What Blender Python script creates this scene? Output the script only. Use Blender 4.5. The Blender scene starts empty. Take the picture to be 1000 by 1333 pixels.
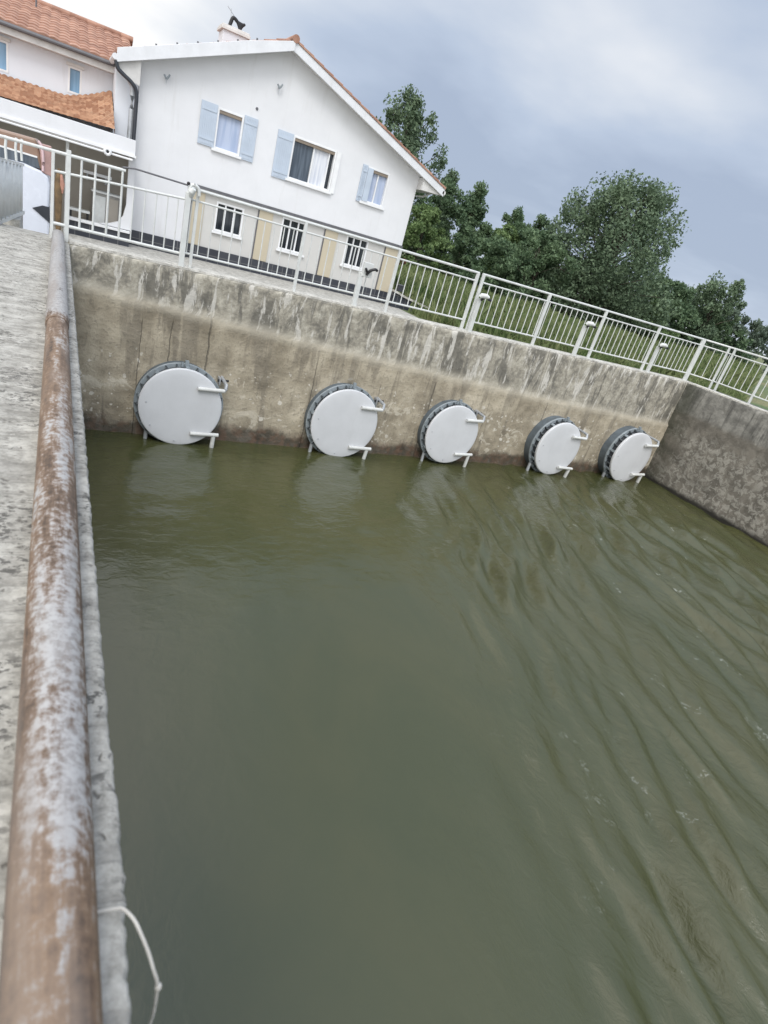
import bpy, bmesh, math, random
import numpy as np
from mathutils import Vector, Matrix, noise as mn
random.seed(7); rng = np.random.default_rng(7)
PI = math.pi
scene = bpy.context.scene
C = scene.collection
H = 2.475            # top of the basin walls above the water
G = 1.80             # yard and meadow level
WX = 13.08           # far basin corner

# ---------------------------------------------------------------- node helper
class NT:
    def __init__(s, m):
        s.t = m.node_tree; s.n = s.t.nodes; s.l = s.t.links
    def add(s, kind, **kw):
        nd = s.n.new(kind)
        for k, v in kw.items(): setattr(nd, k, v)
        return nd
    def put(s, sock, v):
        if v is None: return
        if hasattr(v, 'is_linked'): s.l.new(v, sock)
        elif isinstance(v, (tuple, list)):
            d = sock.default_value
            sock.default_value = tuple(v) + ((1,) if len(d) == 4 and len(v) == 3 else ())
        else: sock.default_value = v
    def pos(s): return s.add('ShaderNodeNewGeometry').outputs['Position']
    def obj(s): return s.add('ShaderNodeTexCoord').outputs['Object']
    def scale(s, v, sc, loc=(0, 0, 0), rot=(0, 0, 0)):
        m = s.add('ShaderNodeMapping'); s.put(m.inputs[0], v)
        m.inputs['Scale'].default_value = sc; m.inputs['Location'].default_value = loc; m.inputs['Rotation'].default_value = rot
        return m.outputs[0]
    def noise(s, v, sc, det=4, rough=.55, dist=0):
        n = s.add('ShaderNodeTexNoise'); s.put(n.inputs['Vector'], v)
        n.inputs['Scale'].default_value = sc; n.inputs['Detail'].default_value = det
        n.inputs['Roughness'].default_value = rough; n.inputs['Distortion'].default_value = dist
        return n.outputs['Fac']
    def voro(s, v, sc, feature='F1', out='Distance', rnd=1):
        n = s.add('ShaderNodeTexVoronoi', feature=feature); s.put(n.inputs['Vector'], v)
        n.inputs['Scale'].default_value = sc; n.inputs['Randomness'].default_value = rnd
        return n.outputs[out]
    def math(s, op, a, b=None, c=None, clamp=False):
        n = s.add('ShaderNodeMath', operation=op, use_clamp=clamp)
        s.put(n.inputs[0], a); s.put(n.inputs[1], b); s.put(n.inputs[2], c)
        return n.outputs[0]
    def sep(s, v):
        n = s.add('ShaderNodeSeparateXYZ'); s.put(n.inputs[0], v); return n.outputs
    def comb(s, x, y, z):
        n = s.add('ShaderNodeCombineXYZ'); s.put(n.inputs[0], x); s.put(n.inputs[1], y); s.put(n.inputs[2], z); return n.outputs[0]
    def mr(s, v, a, b, c=0., d=1., smooth=True):
        n = s.add('ShaderNodeMapRange', interpolation_type='SMOOTHSTEP' if smooth else 'LINEAR')
        s.put(n.inputs[0], v)
        for i, q in enumerate((a, b, c, d)): s.put(n.inputs[i + 1], q)
        return n.outputs[0]
    def mix(s, f, a, b, mode='MIX'):
        n = s.add('ShaderNodeMix', data_type='RGBA', blend_type=mode)
        s.put(n.inputs[0], f); s.put(n.inputs[6], a); s.put(n.inputs[7], b)
        return n.outputs[2]
    def ramp(s, f, stops):
        n = s.add('ShaderNodeValToRGB'); e = n.color_ramp.elements
        while len(e) < len(stops): e.new(.5)
        for i, (p, c) in enumerate(stops): e[i].position = p; e[i].color = tuple(c) + (1,)
        s.put(n.inputs[0], f); return n.outputs[0]
    def bump(s, h, strength=.5, dist=.01, nrm=None):
        n = s.add('ShaderNodeBump'); s.put(n.inputs['Height'], h)
        n.inputs['Strength'].default_value = strength; n.inputs['Distance'].default_value = dist
        if nrm is not None: s.put(n.inputs['Normal'], nrm)
        return n.outputs[0]

def newmat(name):
    m = bpy.data.materials.new(name); m.use_nodes = True
    nt = NT(m); b = nt.n['Principled BSDF']
    return m, nt, b

def simple(name, col, rough=.6, var=.12, nscale=6, metal=0, bump=0, grime=None, spec=.5):
    """painted or plain surface: base colour with real wear variation"""
    m, t, b = newmat(name)
    p = t.pos()
    n = t.noise(p, nscale, 6, .6)
    c = t.mix(t.mr(n, .3, .7), tuple(x * (1 - var) for x in col), tuple(min(1, x * (1 + var)) for x in col))
    if grime:
        g = t.mr(t.noise(t.scale(p, (3, 3, .7)), nscale * .8, 8, .7), .52, .78)
        c = t.mix(t.math('MULTIPLY', g, grime[1]), c, grime[0])
    t.put(b.inputs['Base Color'], c)
    t.put(b.inputs['Roughness'], t.mr(n, .3, .7, rough * .85, min(1, rough * 1.15)))
    b.inputs['Metallic'].default_value = metal; b.inputs['Specular IOR Level'].default_value = spec
    if bump: t.put(b.inputs['Normal'], t.bump(t.noise(p, nscale * 14, 4), bump, .01))
    return m

M = {}
# ---- front basin wall: weathered upper lift, brown lower lift, rusty waterline
def wall_material():
    m, t, b = newmat('basin_concrete')
    p = t.pos(); x, y, z = t.sep(p)[:3]
    u = t.math('SUBTRACT', x, y)                       # run along both walls
    q = t.comb(u, 0., z)
    big = t.noise(q, .9, 5, .6); fine = t.noise(q, 14, 8, .7); mid = t.noise(q, 3.5, 7, .65)
    # upper lift
    up = t.ramp(t.math('ADD', t.math('MULTIPLY', mid, .7), t.math('MULTIPLY', fine, .3)),
                [(.38, (.19, .178, .15)), (.5, (.325, .30, .245)), (.62, (.48, .45, .375))])
    st = t.noise(t.comb(t.math('MULTIPLY', u, 2.1), 0., t.math('MULTIPLY', z, .62)), 1.5, 7, .66, .7)
    st2 = t.noise(t.comb(t.math('MULTIPLY', u, 3.6), 3.7, t.math('MULTIPLY', z, .8)), 1.6, 8, .7, .5)
    up = t.mix(t.math('MULTIPLY', t.mr(st, .485, .575), .72), up, (.105, .10, .085))
    up = t.mix(t.math('MULTIPLY', t.mr(st2, .535, .60), .85), up, (.60, .575, .52))
    # lower lift
    lo = t.ramp(t.math('ADD', t.math('MULTIPLY', big, .5), t.math('MULTIPLY', mid, .5)),
                [(.39, (.23, .197, .142)), (.5, (.385, .335, .25)), (.61, (.53, .47, .36))])
    lay = t.noise(t.comb(t.math('MULTIPLY', u, .25), 0., t.math('MULTIPLY', z, 3.)), 2.2, 5, .6)
    lo = t.mix(t.math('MULTIPLY', t.mr(lay, .5, .6), .5), lo, (.36, .315, .235))
    lo = t.mix(t.math('MULTIPLY', t.mr(fine, .52, .6), .38), lo, (.10, .085, .065))
    vs = t.noise(t.comb(t.math('MULTIPLY', u, 2.6), 9., t.math('MULTIPLY', z, .3)), 1.5, 5, .6, .3)
    lo = t.mix(t.math('MULTIPLY', t.mr(vs, .53, .62), .42), lo, (.10, .088, .07))
    # pale knocked-out chips
    v = t.voro(t.scale(q, (1, 1, 1.3)), 5.5); msk = t.mr(t.noise(q, 1.1, 3), .44, .54)
    sz = t.mr(t.noise(q, 7, 3), .44, .62, .0, .30)
    v2 = t.voro(t.scale(q, (1, 1, 1.2), loc=(3, 0, 1)), 13.); sz2 = t.mr(t.noise(q, 9, 3), .46, .62, .0, .33)
    chip = t.math('MAXIMUM', t.math('MULTIPLY', t.math('LESS_THAN', v, sz), msk), t.math('MULTIPLY', t.math('LESS_THAN', v2, sz2), t.mr(t.noise(t.scale(q, (1, 1, 1), loc=(8, 0, 0)), 1.4, 3), .47, .55)))
    low = t.mr(z, 1.45, 1.1)
    lo = t.mix(t.math('MULTIPLY', t.math('MULTIPLY', chip, low), .85), lo, (.64, .60, .52))
    fl = t.math('MULTIPLY', t.mr(t.noise(t.scale(q, (1, 1, 1.2)), 3.1, 8, .7, .8), .545, .60), t.mr(z, 1.25, .95))
    lo = t.mix(t.math('MULTIPLY', fl, .7), lo, (.58, .53, .43))
    # shuttering joints that run down the lower lift
    joint = None
    for jx, w, dep in ((1.86, .016, 1.9), (1.32, .010, 1.75), (.92, .008, 1.7), (3.63, .009, 1.55), (6.02, .014, 1.5), (8.92, .013, 1.45), (11.9, .013, 1.35), (4.9, .006, 1.3), (9.9, .006, 1.2), (10.7, .006, 1.2), (7.4, .006, 1.3)):
        wob = t.math('MULTIPLY', t.math('SUBTRACT', t.noise(t.comb(0., jx, z), 5, 4), .5), .06)
        d = t.math('ABSOLUTE', t.math('SUBTRACT', t.math('ADD', x, wob), jx))
        j = t.math('MULTIPLY', t.mr(d, w, w * .3), t.mr(z, dep + .05, dep - .05))
        joint = j if joint is None else t.math('MAXIMUM', joint, j)
    lo = t.mix(t.math('MULTIPLY', joint, .55), lo, (.045, .04, .032))
    zb = t.math('ADD', t.math('ADD', t.math('MULTIPLY', x, -.07), t.math('MULTIPLY', t.math('MULTIPLY', x, x), .0019)), 2.02)
    zz = t.math('ADD', t.math('SUBTRACT', z, zb), t.math('MULTIPLY', t.math('SUBTRACT', mid, .5), .12))
    edge = t.mr(zz, -.05, .05)
    c = t.mix(edge, lo, up)
    band = t.math('MULTIPLY', t.mr(zz, -.16, -.04), t.mr(zz, .16, .03))      # pale lime line along the cold joint
    c = t.mix(t.math('MULTIPLY', band, .45), c, (.42, .385, .31))
    # waterline: dark wet rust-brown tide mark
    wz = t.math('ADD', z, t.math('MULTIPLY', t.math('SUBTRACT', t.noise(q, 2.4, 6, .65), .5), .42))
    wet = t.mr(wz, .33, .14)
    wcol = t.mix(t.mr(t.noise(q, 8, 4), .4, .62), (.022, .017, .012), (.075, .035, .02))
    c = t.mix(t.math('MULTIPLY', wet, .82), c, wcol)
    t.put(b.inputs['Base Color'], c)
    t.put(b.inputs['Roughness'], t.mr(wet, 0, 1, .92, .45))
    hgt = t.math('ADD', t.math('MULTIPLY', fine, .5), t.math('SUBTRACT', mid, t.math('MULTIPLY', joint, .7)))
    t.put(b.inputs['Normal'], t.bump(hgt, .65, .035))
    return m
def side_wall_material():
    m, t, b = newmat('pitted_concrete')
    p = t.pos(); x, y, z = t.sep(p)[:3]; q = t.comb(0., y, z)
    mid = t.noise(q, 3, 7, .65); fine = t.noise(q, 12, 8, .72); wrm = t.noise(q, 8., 8, .72, .7)
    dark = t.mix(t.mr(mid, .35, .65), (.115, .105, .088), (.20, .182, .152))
    pit = t.mr(wrm, .47, .56)
    zone = t.math('MULTIPLY', t.mr(z, 1.75, 1.3), t.mr(t.noise(q, 1.3, 3), .33, .52))
    c = t.mix(t.math('MULTIPLY', pit, t.math('MULTIPLY', zone, .62)), dark, (.38, .365, .32))
    st = t.noise(t.comb(0., t.math('MULTIPLY', y, 3.), t.math('MULTIPLY', z, .4)), 1.7, 6, .65, .4)
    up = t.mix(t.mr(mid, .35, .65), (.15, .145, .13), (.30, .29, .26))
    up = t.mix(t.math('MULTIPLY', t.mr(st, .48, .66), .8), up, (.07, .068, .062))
    c = t.mix(t.mr(t.math('ADD', z, t.math('MULTIPLY', mid, .2)), 1.85, 2.0), c, up)
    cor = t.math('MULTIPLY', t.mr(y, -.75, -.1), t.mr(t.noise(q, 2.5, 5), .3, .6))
    c = t.mix(t.math('MULTIPLY', cor, .75), c, (.045, .048, .03))        # darker olive tone towards the inner corner
    wet = t.mr(t.math('ADD', z, t.math('MULTIPLY', mid, .15)), .24, .1)
    c = t.mix(wet, c, (.02, .018, .014))
    t.put(b.inputs['Base Color'], c); t.put(b.inputs['Roughness'], .88)
    t.put(b.inputs['Normal'], t.bump(t.math('ADD', wrm, t.math('MULTIPLY', fine, .5)), .9, .025))
    return m
def deck_material(name, tint=1., groove=1.):
    m, t, b = newmat(name)
    p = t.pos(); x, y, z = t.sep(p)[:3]
    q = t.comb(x, y, t.math('MULTIPLY', z, 1.))
    big = t.noise(q, 1.3, 4); fine = t.noise(q, 60, 6, .7); mid = t.noise(q, 9, 7, .65)
    c = t.ramp(t.math('ADD', t.math('MULTIPLY', mid, .6), t.math('MULTIPLY', fine, .4)),
               [(.4, tuple(tint * k for k in (.235, .225, .20))), (.5, tuple(tint * k for k in (.355, .343, .31))), (.6, tuple(tint * k for k in (.47, .455, .415)))])
    gr = t.noise(t.comb(t.math('MULTIPLY', x, 1.4), t.math('MULTIPLY', y, 9.), 0.), 1.6, 6, .62, .3)
    gm = t.math('MULTIPLY', t.mr(gr, .525, .60), groove)
    c = t.mix(t.math('MULTIPLY', gm, .42), c, (.20, .19, .17))
    blot = t.math('MULTIPLY', t.mr(t.noise(q, 3.1, 5, .6), .46, .56), groove)
    sp = t.mr(t.noise(t.scale(q, (1, 1.5, 1)), 30, 5, .7), .53, .57)
    c = t.mix(t.math('MULTIPLY', t.math('MULTIPLY', sp, t.math('ADD', t.math('MULTIPLY', blot, .75), .2)), .9), c, (.075, .072, .065))
    qd = t.comb(t.math('ADD', x, t.math('MULTIPLY', t.noise(q, 22, 4), .06)), t.math('ADD', y, t.math('MULTIPLY', t.noise(q, 19, 5), .07)), z)
    v = t.voro(qd, 30); pits = t.mr(v, t.mr(t.noise(q, 7, 4), .44, .60, .03, .40), 0., 0., 1.)
    c = t.mix(t.math('MULTIPLY', pits, .85), c, (.09, .082, .07))
    t.put(b.inputs['Base Color'], c); t.put(b.inputs['Roughness'], .92)
    h = t.math('SUBTRACT', t.math('ADD', mid, t.math('MULTIPLY', fine, .4)), t.math('ADD', t.math('MULTIPLY', pits, .8), t.math('MULTIPLY', gm, .6)))
    t.put(b.inputs['Normal'], t.bump(h, .7, .008))
    return m
def pipe_material():
    m, t, b = newmat('rusty_paint')
    p = t.pos(); x, y, z = t.sep(p)[:3]
    q = t.comb(x, t.math('MULTIPLY', y, .13), z)
    n1 = t.noise(q, 19, 8, .68); n2 = t.noise(t.comb(x, y, z), 46, 6, .7); n3 = t.noise(q, 3.2, 4, .6)
    rust = t.ramp(t.math('ADD', t.math('MULTIPLY', n1, .65), t.math('MULTIPLY', n2, .35)),
                  [(.38, (.055, .038, .027)), (.47, (.135, .088, .058)), (.55, (.205, .135, .085)), (.63, (.235, .195, .16))])
    paint = t.mix(t.mr(n2, .4, .6), (.25, .25, .25), (.40, .405, .41))
    # paint survives on the crown of the pipe and at its far end, worn off the near end
    ad = t.math('ADD', t.math('MULTIPLY', t.mr(z, H + .035, H + .128), .17), t.math('MULTIPLY', n3, .52))
    ad = t.math('ADD', ad, t.math('MULTIPLY', t.math('SUBTRACT', n1, .5), .75))
    ad = t.math('ADD', ad, t.math('MULTIPLY', t.math('SUBTRACT', n2, .5), .5))
    ad = t.math('ADD', ad, t.mr(y, -8.42, -8.15, -.16, .02)); ad = t.math('ADD', ad, t.mr(y, -4.75, -4.3, 0, .25)); ad = t.math('SUBTRACT', ad, t.math('MULTIPLY', t.mr(y, -7.5, -6.4), .02))
    c = t.mix(t.math('MULTIPLY', t.mr(ad, .39, .55), .8), rust, paint)
    gry = t.mr(t.noise(q, 5, 5), .44, .56)
    c = t.mix(t.math('MULTIPLY', gry, .5), c, (.20, .165, .14))
    t.put(b.inputs['Base Color'], c); t.put(b.inputs['Roughness'], t.mr(ad, .38, .5, .75, .5))
    t.put(b.inputs['Normal'], t.bump(t.math('ADD', n1, t.math('MULTIPLY', n2, .6)), .5, .003))
    return m
def water_material():
    m, t, b = newmat('murky_water')
    p = t.pos(); x, y, z = t.sep(p)[:3]
    n = t.noise(t.scale(p, (1, .45, 1), rot=(0, 0, -.32)), .8, 6, .6, .8)
    c = t.mix(t.mr(n, .3, .7), (.049, .055, .021), (.060, .062, .024))
    s = t.math('SUBTRACT', x, t.math('ADD', t.math('MULTIPLY', y, .404), 6.5))
    act = t.mr(s, -1.2, 2.)
    f1 = t.noise(t.scale(p, (2.2, .9, 1), rot=(0, 0, -.32)), 1.4, 9, .72, .8)
    f2 = t.noise(p, 16, 6, .75)
    foam = t.math('MULTIPLY', t.math('MULTIPLY', t.mr(f1, .585, .66), t.mr(f2, .5, .58)), t.math('MULTIPLY', act, .36))
    c = t.mix(foam, c, (.5, .52, .47))
    t.put(b.inputs['Base Color'], c)
    b.inputs['Roughness'].default_value = .07; b.inputs['IOR'].default_value = 1.55
    r1 = t.noise(t.scale(p, (1, .6, 1), rot=(0, 0, -.32)), 9, 8, .62, .5)
    r2 = t.noise(t.scale(p, (1, 1.6, 1)), 5., 5, .55, .5)
    amp = t.mr(s, -2., 1.2, .06, 1.)
    near = t.mr(y, -6.0, -1.5, .1, 1.)
    h = t.math('ADD', t.math('MULTIPLY', r1, amp), t.math('MULTIPLY', t.math('MULTIPLY', r2, near), .55))
    t.put(b.inputs['Normal'], t.bump(h, .5, .05))
    return m
def tile_material(name, a, bcol, cx, cy):
    m, t, b = newmat(name)
    p = t.obj(); x, y, z = t.sep(p)[:3]
    w = t.add('ShaderNodeTexWhiteNoise', noise_dimensions='2D')
    t.put(w.inputs[0], t.comb(t.math('FLOOR', t.math('DIVIDE', x, cx)), t.math('FLOOR', t.math('DIVIDE', t.math('SUBTRACT', y, .01), cy)), 0.))
    c = t.mix(w.outputs[0], a, bcol)
    c = t.mix(t.math('MULTIPLY', t.mr(t.noise(t.pos(), 3, 6, .65), .45, .7), .45), c, tuple(k * .62 for k in a))
    c = t.mix(t.math('MULTIPLY', t.mr(t.noise(t.pos(), 20, 5, .7), .56, .7), .4), c, (.45, .36, .27))
    t.put(b.inputs['Base Color'], c); b.inputs['Roughness'].default_value = .85
    t.put(b.inputs['Normal'], t.bump(t.noise(t.pos(), 60, 4), .3, .005))
    return m
def leaf_material(name, dark, light):
    m, t, b = newmat(name)
    g = t.add('ShaderNodeNewGeometry'); r = g.outputs['Random Per Island']
    n = t.noise(g.outputs['Position'], .55, 4, .6)
    f = t.math('ADD', t.math('MULTIPLY', r, .55), t.math('MULTIPLY', t.mr(n, .3, .7), .45))
    t.put(b.inputs['Base Color'], t.mix(f, dark, light)); b.inputs['Roughness'].default_value = .62
    b.inputs['Specular IOR Level'].default_value = .3
    tr = t.add('ShaderNodeBsdfTranslucent'); t.put(tr.inputs[0], t.mix(f, dark, light))
    mx = t.add('ShaderNodeMixShader'); mx.inputs[0].default_value = .3
    t.l.new(b.outputs[0], mx.inputs[1]); t.l.new(tr.outputs[0], mx.inputs[2])
    t.l.new(mx.outputs[0], t.n['Material Output'].inputs[0])
    return m
def meadow_material():
    m, t, b = newmat('meadow_soil')
    p = t.pos()
    c = t.mix(t.mr(t.noise(p, .35, 6, .65), .38, .62), (.075, .125, .04), (.19, .18, .085))
    c = t.mix(t.math('MULTIPLY', t.mr(t.noise(p, 9, 6, .7), .4, .65), .6), c, (.035, .05, .016))
    t.put(b.inputs['Base Color'], c); b.inputs['Roughness'].default_value = .95
    return m
def render_material(name, col, stain):
    """lime render: faint trowel tone, rain stains"""
    m, t, b = newmat(name)
    p = t.pos(); x, y, z = t.sep(p)[:3]
    n = t.noise(p, 1.6, 6, .6); f = t.noise(p, 40, 5, .6)
    c = t.mix(t.mr(n, .3, .7), tuple(k * .95 for k in col), col)
    st = t.noise(t.comb(t.math('MULTIPLY', x, 3.), t.math('MULTIPLY', y, 3.), t.math('MULTIPLY', z, .35)), 1.5, 6, .65)
    c = t.mix(t.math('MULTIPLY', t.mr(st, .53, .75), stain), c, (.45, .43, .40))
    t.put(b.inputs['Base Color'], c); b.inputs['Roughness'].default_value = .85
    t.put(b.inputs['Normal'], t.bump(f, .12, .006))
    return m
def plinth_material():
    m, t, b = newmat('dark_plinth_tile')
    p = t.pos(); x, y, z = t.sep(p)[:3]
    br = t.add('ShaderNodeTexBrick'); t.put(br.inputs['Vector'], t.comb(t.math('ADD', x, y), z, 0.))
    br.inputs['Scale'].default_value = 1.; br.inputs['Brick Width'].default_value = .3; br.inputs['Row Height'].default_value = .18
    br.inputs['Mortar Size'].default_value = .008; br.offset = 0
    br.inputs['Color1'].default_value = (.030, .034, .045, 1); br.inputs['Color2'].default_value = (.048, .052, .064, 1); br.inputs['Mortar'].default_value = (.14, .14, .14, 1)
    t.put(b.inputs['Base Color'], br.outputs[0]); b.inputs['Roughness'].default_value = .45
    return m
def glass_material(name, a, bcol, z0, z1):
    """window pane with what hangs behind it"""
    m, t, b = newmat(name)
    p = t.pos(); x, y, z = t.sep(p)[:3]
    n = t.noise(t.comb(t.math('MULTIPLY', x, 7.), 0., t.math('MULTIPLY', z, .6)), 1.6, 4, .5)
    t.put(b.inputs['Base Color'], t.mix(t.mr(n, .35, .65), a, bcol)); b.inputs['Roughness'].default_value = .06
    return m

M['wall'] = wall_material(); M['side'] = side_wall_material()
M['deck'] = deck_material('worn_deck_concrete'); M['cope'] = deck_material('coping_concrete', 1.35, .1); M['yard'] = deck_material('yard_concrete', 1.15, .08)
M['pipe'] = pipe_material(); M['water'] = water_material(); M['meadow'] = meadow_material()
M['render'] = render_material('white_render', (.71, .715, .73), .22); M['render_old'] = render_material('aged_white_render', (.70, .725, .77), .25)
M['pale'] = render_material('pale_grey_render', (.58, .57, .545), .1)
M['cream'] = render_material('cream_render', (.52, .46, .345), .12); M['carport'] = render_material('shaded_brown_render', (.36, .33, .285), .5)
M['plinth'] = plinth_material()
M['rail'] = simple('white_rail_paint', (.60, .615, .60), .42, .06, 9, grime=((.30, .21, .13), .45))
M['raildark'] = simple('dark_grey_bar', (.12, .12, .13), .5)
M['steel'] = simple('galvanised_steel', (.42, .44, .46), .42, .15, 8, .35, grime=((.2, .19, .17), .3))
M['lid'] = simple('pale_lid_paint', (.595, .605, .62), .38, .035, 3, grime=((.40, .40, .38), .14))
M['barrel'] = simple('blue_grey_steel', (.115, .14, .16), .5, .18, 7, .2, grime=((.08, .075, .06), .45))
M['ring'] = simple('grey_flange_paint', (.25, .285, .305), .45, .12, 7, grime=((.16, .15, .13), .35))
M['gasket'] = simple('black_rubber', (.03, .034, .04), .6)
M['bolt'] = simple('weathered_bolt', (.11, .125, .135), .5, .2, 12, .4)
M['arm'] = simple('white_hinge_paint', (.58, .585, .565), .45, .08, 10, grime=((.3, .26, .2), .3))
M['darkiron'] = simple('black_iron', (.012, .012, .014), .5)
M['pipe_black'] = simple('dark_downpipe', (.03, .034, .042), .4)
M['blue'] = simple('pale_blue_paint', (.46, .525, .61), .5, .05, 3)
M['frame'] = simple('white_window_frame', (.76, .765, .77), .4, .04)
M['wood'] = simple('brown_lintel', (.22, .18, .14), .6)
M['soffit'] = simple('grey_soffit_board', (.60, .59, .57), .7, .1, 4)
M['barge'] = simple('white_barge_board', (.68, .69, .71), .5, .05, 4, grime=((.45, .42, .38), .25))
M['glass_dark'] = glass_material('dark_glass', (.012, .016, .022), (.035, .042, .05), 0, 1)
M['glass_room'] = glass_material('blue_grey_glass', (.05, .065, .085), (.10, .125, .155), 0, 1)
M['glass_curtain'] = glass_material('curtained_glass', (.33, .40, .55), (.43, .49, .62), 0, 1)
M['glass_white'] = glass_material('white_curtain_glass', (.52, .55, .62), (.74, .75, .77), 0, 1)
M['glass_blue'] = glass_material('blue_blind_glass', (.16, .30, .45), (.22, .37, .53), 0, 1)
M['tile'] = tile_material('clay_roof_tile', (.29, .15, .105), (.43, .25, .18), .2, .3)
M['tile2'] = tile_material('orange_clay_tile', (.31, .155, .09), (.52, .32, .205), .123, .1206)
M['carwhite'] = simple('white_car_paint', (.64, .67, .74), .25, .03)
M['cartan'] = simple('tan_roof_paint', (.26, .17, .125), .3, .05)
M['tail'] = simple('faded_red_lens', (.38, .24, .22), .3, .1)
M['tailpink'] = simple('pink_plastic_trim', (.62, .45, .46), .35, .05)
M['rubber'] = simple('tyre_rubber', (.02, .02, .022), .8)
M['bark'] = simple('grey_bark', (.10, .085, .065), .9, .3, 6, bump=.6)
M['leafP'] = leaf_material('poplar_leaf', (.066, .108, .066), (.205, .275, .165))
M['leafD'] = leaf_material('deep_green_leaf', (.052, .098, .054), (.18, .255, .135))
M['leafB'] = leaf_material('bright_green_leaf', (.075, .13, .045), (.21, .29, .12))
M['leafG'] = leaf_material('grey_green_leaf', (.07, .10, .075), (.18, .23, .17))
M['leafR'] = leaf_material('rust_red_leaf', (.10, .03, .02), (.22, .09, .055))
M['grass'] = leaf_material('long_grass_blade', (.085, .15, .045), (.27, .29, .14))
M['cable'] = simple('dirty_white_cable', (.48, .46, .42), .6, .1, 30)
M['cloth'] = simple('brown_cloth', (.17, .115, .06), .9, .3, 8); M['clothpink'] = simple('pink_cloth', (.5, .26, .19), .9, .2, 8)
M['grey'] = simple('grey_cabinet_paint', (.30, .29, .27), .6, .15, 5, grime=((.12, .11, .1), .4))

# ---------------------------------------------------------------- mesh helper
class MB:
    def __init__(s): s.v = []; s.f = []
    def quadgrid(s, P):                       # P[i][j] points
        b = len(s.v); n = len(P[0])
        for r in P: s.v += [tuple(q) for q in r]
        for i in range(len(P) - 1):
            for j in range(n - 1):
                a = b + i * n + j; s.f.append((a, a + 1, a + n + 1, a + n))
        return s
    def box(s, x0, x1, y0, y1, z0, z1):
        b = len(s.v)
        s.v += [(x, y, z) for z in (z0, z1) for y in (y0, y1) for x in (x0, x1)]
        for f in ((0, 2, 3, 1), (4, 5, 7, 6), (0, 1, 5, 4), (2, 6, 7, 3), (0, 4, 6, 2), (1, 3, 7, 5)): s.f.append(tuple(b + i for i in f))
        return s
    def obox(s, p, q, w, h, up=(0, 0, 1)):    # bar from p to q, w across, h along up
        p, q = Vector(p), Vector(q); d = (q - p).normalized(); u = Vector(up)
        a = d.cross(u).normalized(); u = a.cross(d).normalized(); b = len(s.v)
        for c in (p, q):
            for i, j in ((-1, -1), (1, -1), (1, 1), (-1, 1)): s.v.append(tuple(c + a * (i * w / 2) + u * (j * h / 2)))
        for f in ((3, 2, 1, 0), (4, 5, 6, 7), (0, 1, 5, 4), (1, 2, 6, 5), (2, 3, 7, 6), (3, 0, 4, 7)): s.f.append(tuple(b + i for i in f))
        return s
    def tube(s, pts, r, n=10, cap=True):
        pts = [Vector(p) for p in pts]; rs = r if isinstance(r, (list, tuple)) else [r] * len(pts)
        b = len(s.v); ref = Vector((0, 0, 1)) if abs((pts[1] - pts[0]).normalized().z) < .9 else Vector((1, 0, 0))
        for i, p in enumerate(pts):
            d = (pts[min(i + 1, len(pts) - 1)] - pts[max(i - 1, 0)]).normalized()
            a = d.cross(ref).normalized(); u = a.cross(d)
            for k in range(n):
                t = 2 * PI * k / n; s.v.append(tuple(p + a * (math.cos(t) * rs[i]) + u * (math.sin(t) * rs[i])))
        for i in range(len(pts) - 1):
            for k in range(n):
                s.f.append((b + i * n + k, b + i * n + (k + 1) % n, b + (i + 1) * n + (k + 1) % n, b + (i + 1) * n + k))
        if cap:
            s.f.append(tuple(b + k for k in range(n))[::-1]); s.f.append(tuple(b + (len(pts) - 1) * n + k for k in range(n)))
        return s
    def latheY(s, prof, n=64, cx=0, cz=0, closed=False):   # prof of (r, y) turned about the y axis
        b = len(s.v); m = len(prof)
        for r, y in prof:
            for k in range(n):
                t = 2 * PI * k / n; s.v.append((cx + r * math.cos(t), y, cz + r * math.sin(t)))
        for i in range(m - 1 + (1 if closed else 0)):
            j = (i + 1) % m
            for k in range(n): s.f.append((b + i * n + k, b + i * n + (k + 1) % n, b + j * n + (k + 1) % n, b + j * n + k))
        return s
    def prism(s, poly, ax, a, c):             # polygon in the two other axes, extruded along ax
        b = len(s.v); n = len(poly)
        for t in (a, c):
            for p in poly:
                q = list(p); q.insert(ax, t); s.v.append(tuple(q))
        s.f.append(tuple(b + i for i in range(n))[::-1]); s.f.append(tuple(b + n + i for i in range(n)))
        for i in range(n): s.f.append((b + i, b + (i + 1) % n, b + n + (i + 1) % n, b + n + i))
        return s
    def sphere(s, c, r, n=12, m=8, sz=1., half=False):
        P = []
        for i in range(m + 1):
            a = (PI / 2 if half else PI) * i / m
            P.append([(c[0] + r * math.sin(a) * math.cos(2 * PI * k / n), c[1] + r * math.sin(a) * math.sin(2 * PI * k / n), c[2] + r * sz * math.cos(a)) for k in range(n + 1)])
        return s.quadgrid(P)

def obj(name, mb, m, parent=None, smooth=False, bevel=0, label=None, split=35):
    o0 = Vector(parent['_o']) if parent is not None and '_o' in parent.keys() else Vector((0, 0, 0))
    me = bpy.data.meshes.new(name)
    me.from_pydata([tuple(Vector(v) - o0) for v in mb.v], [], mb.f); 
    bm = bmesh.new(); bm.from_mesh(me); bmesh.ops.remove_doubles(bm, verts=bm.verts, dist=1e-5); bmesh.ops.recalc_face_normals(bm, faces=bm.faces); bm.to_mesh(me); bm.free()
    me.materials.append(M[m] if isinstance(m, str) else m)
    o = bpy.data.objects.new(name, me); C.objects.link(o)
    if parent is not None:
        o.parent = parent; o['_o'] = tuple(o0)
    if smooth:
        for p in me.polygons: p.use_smooth = True
        me.set_sharp_from_angle(angle=math.radians(split))
    if bevel:
        bv = o.modifiers.new('bevel', 'BEVEL'); bv.width = bevel; bv.segments = 2; bv.limit_method = 'ANGLE'
    if label: o['label'] = label
    return o
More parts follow.
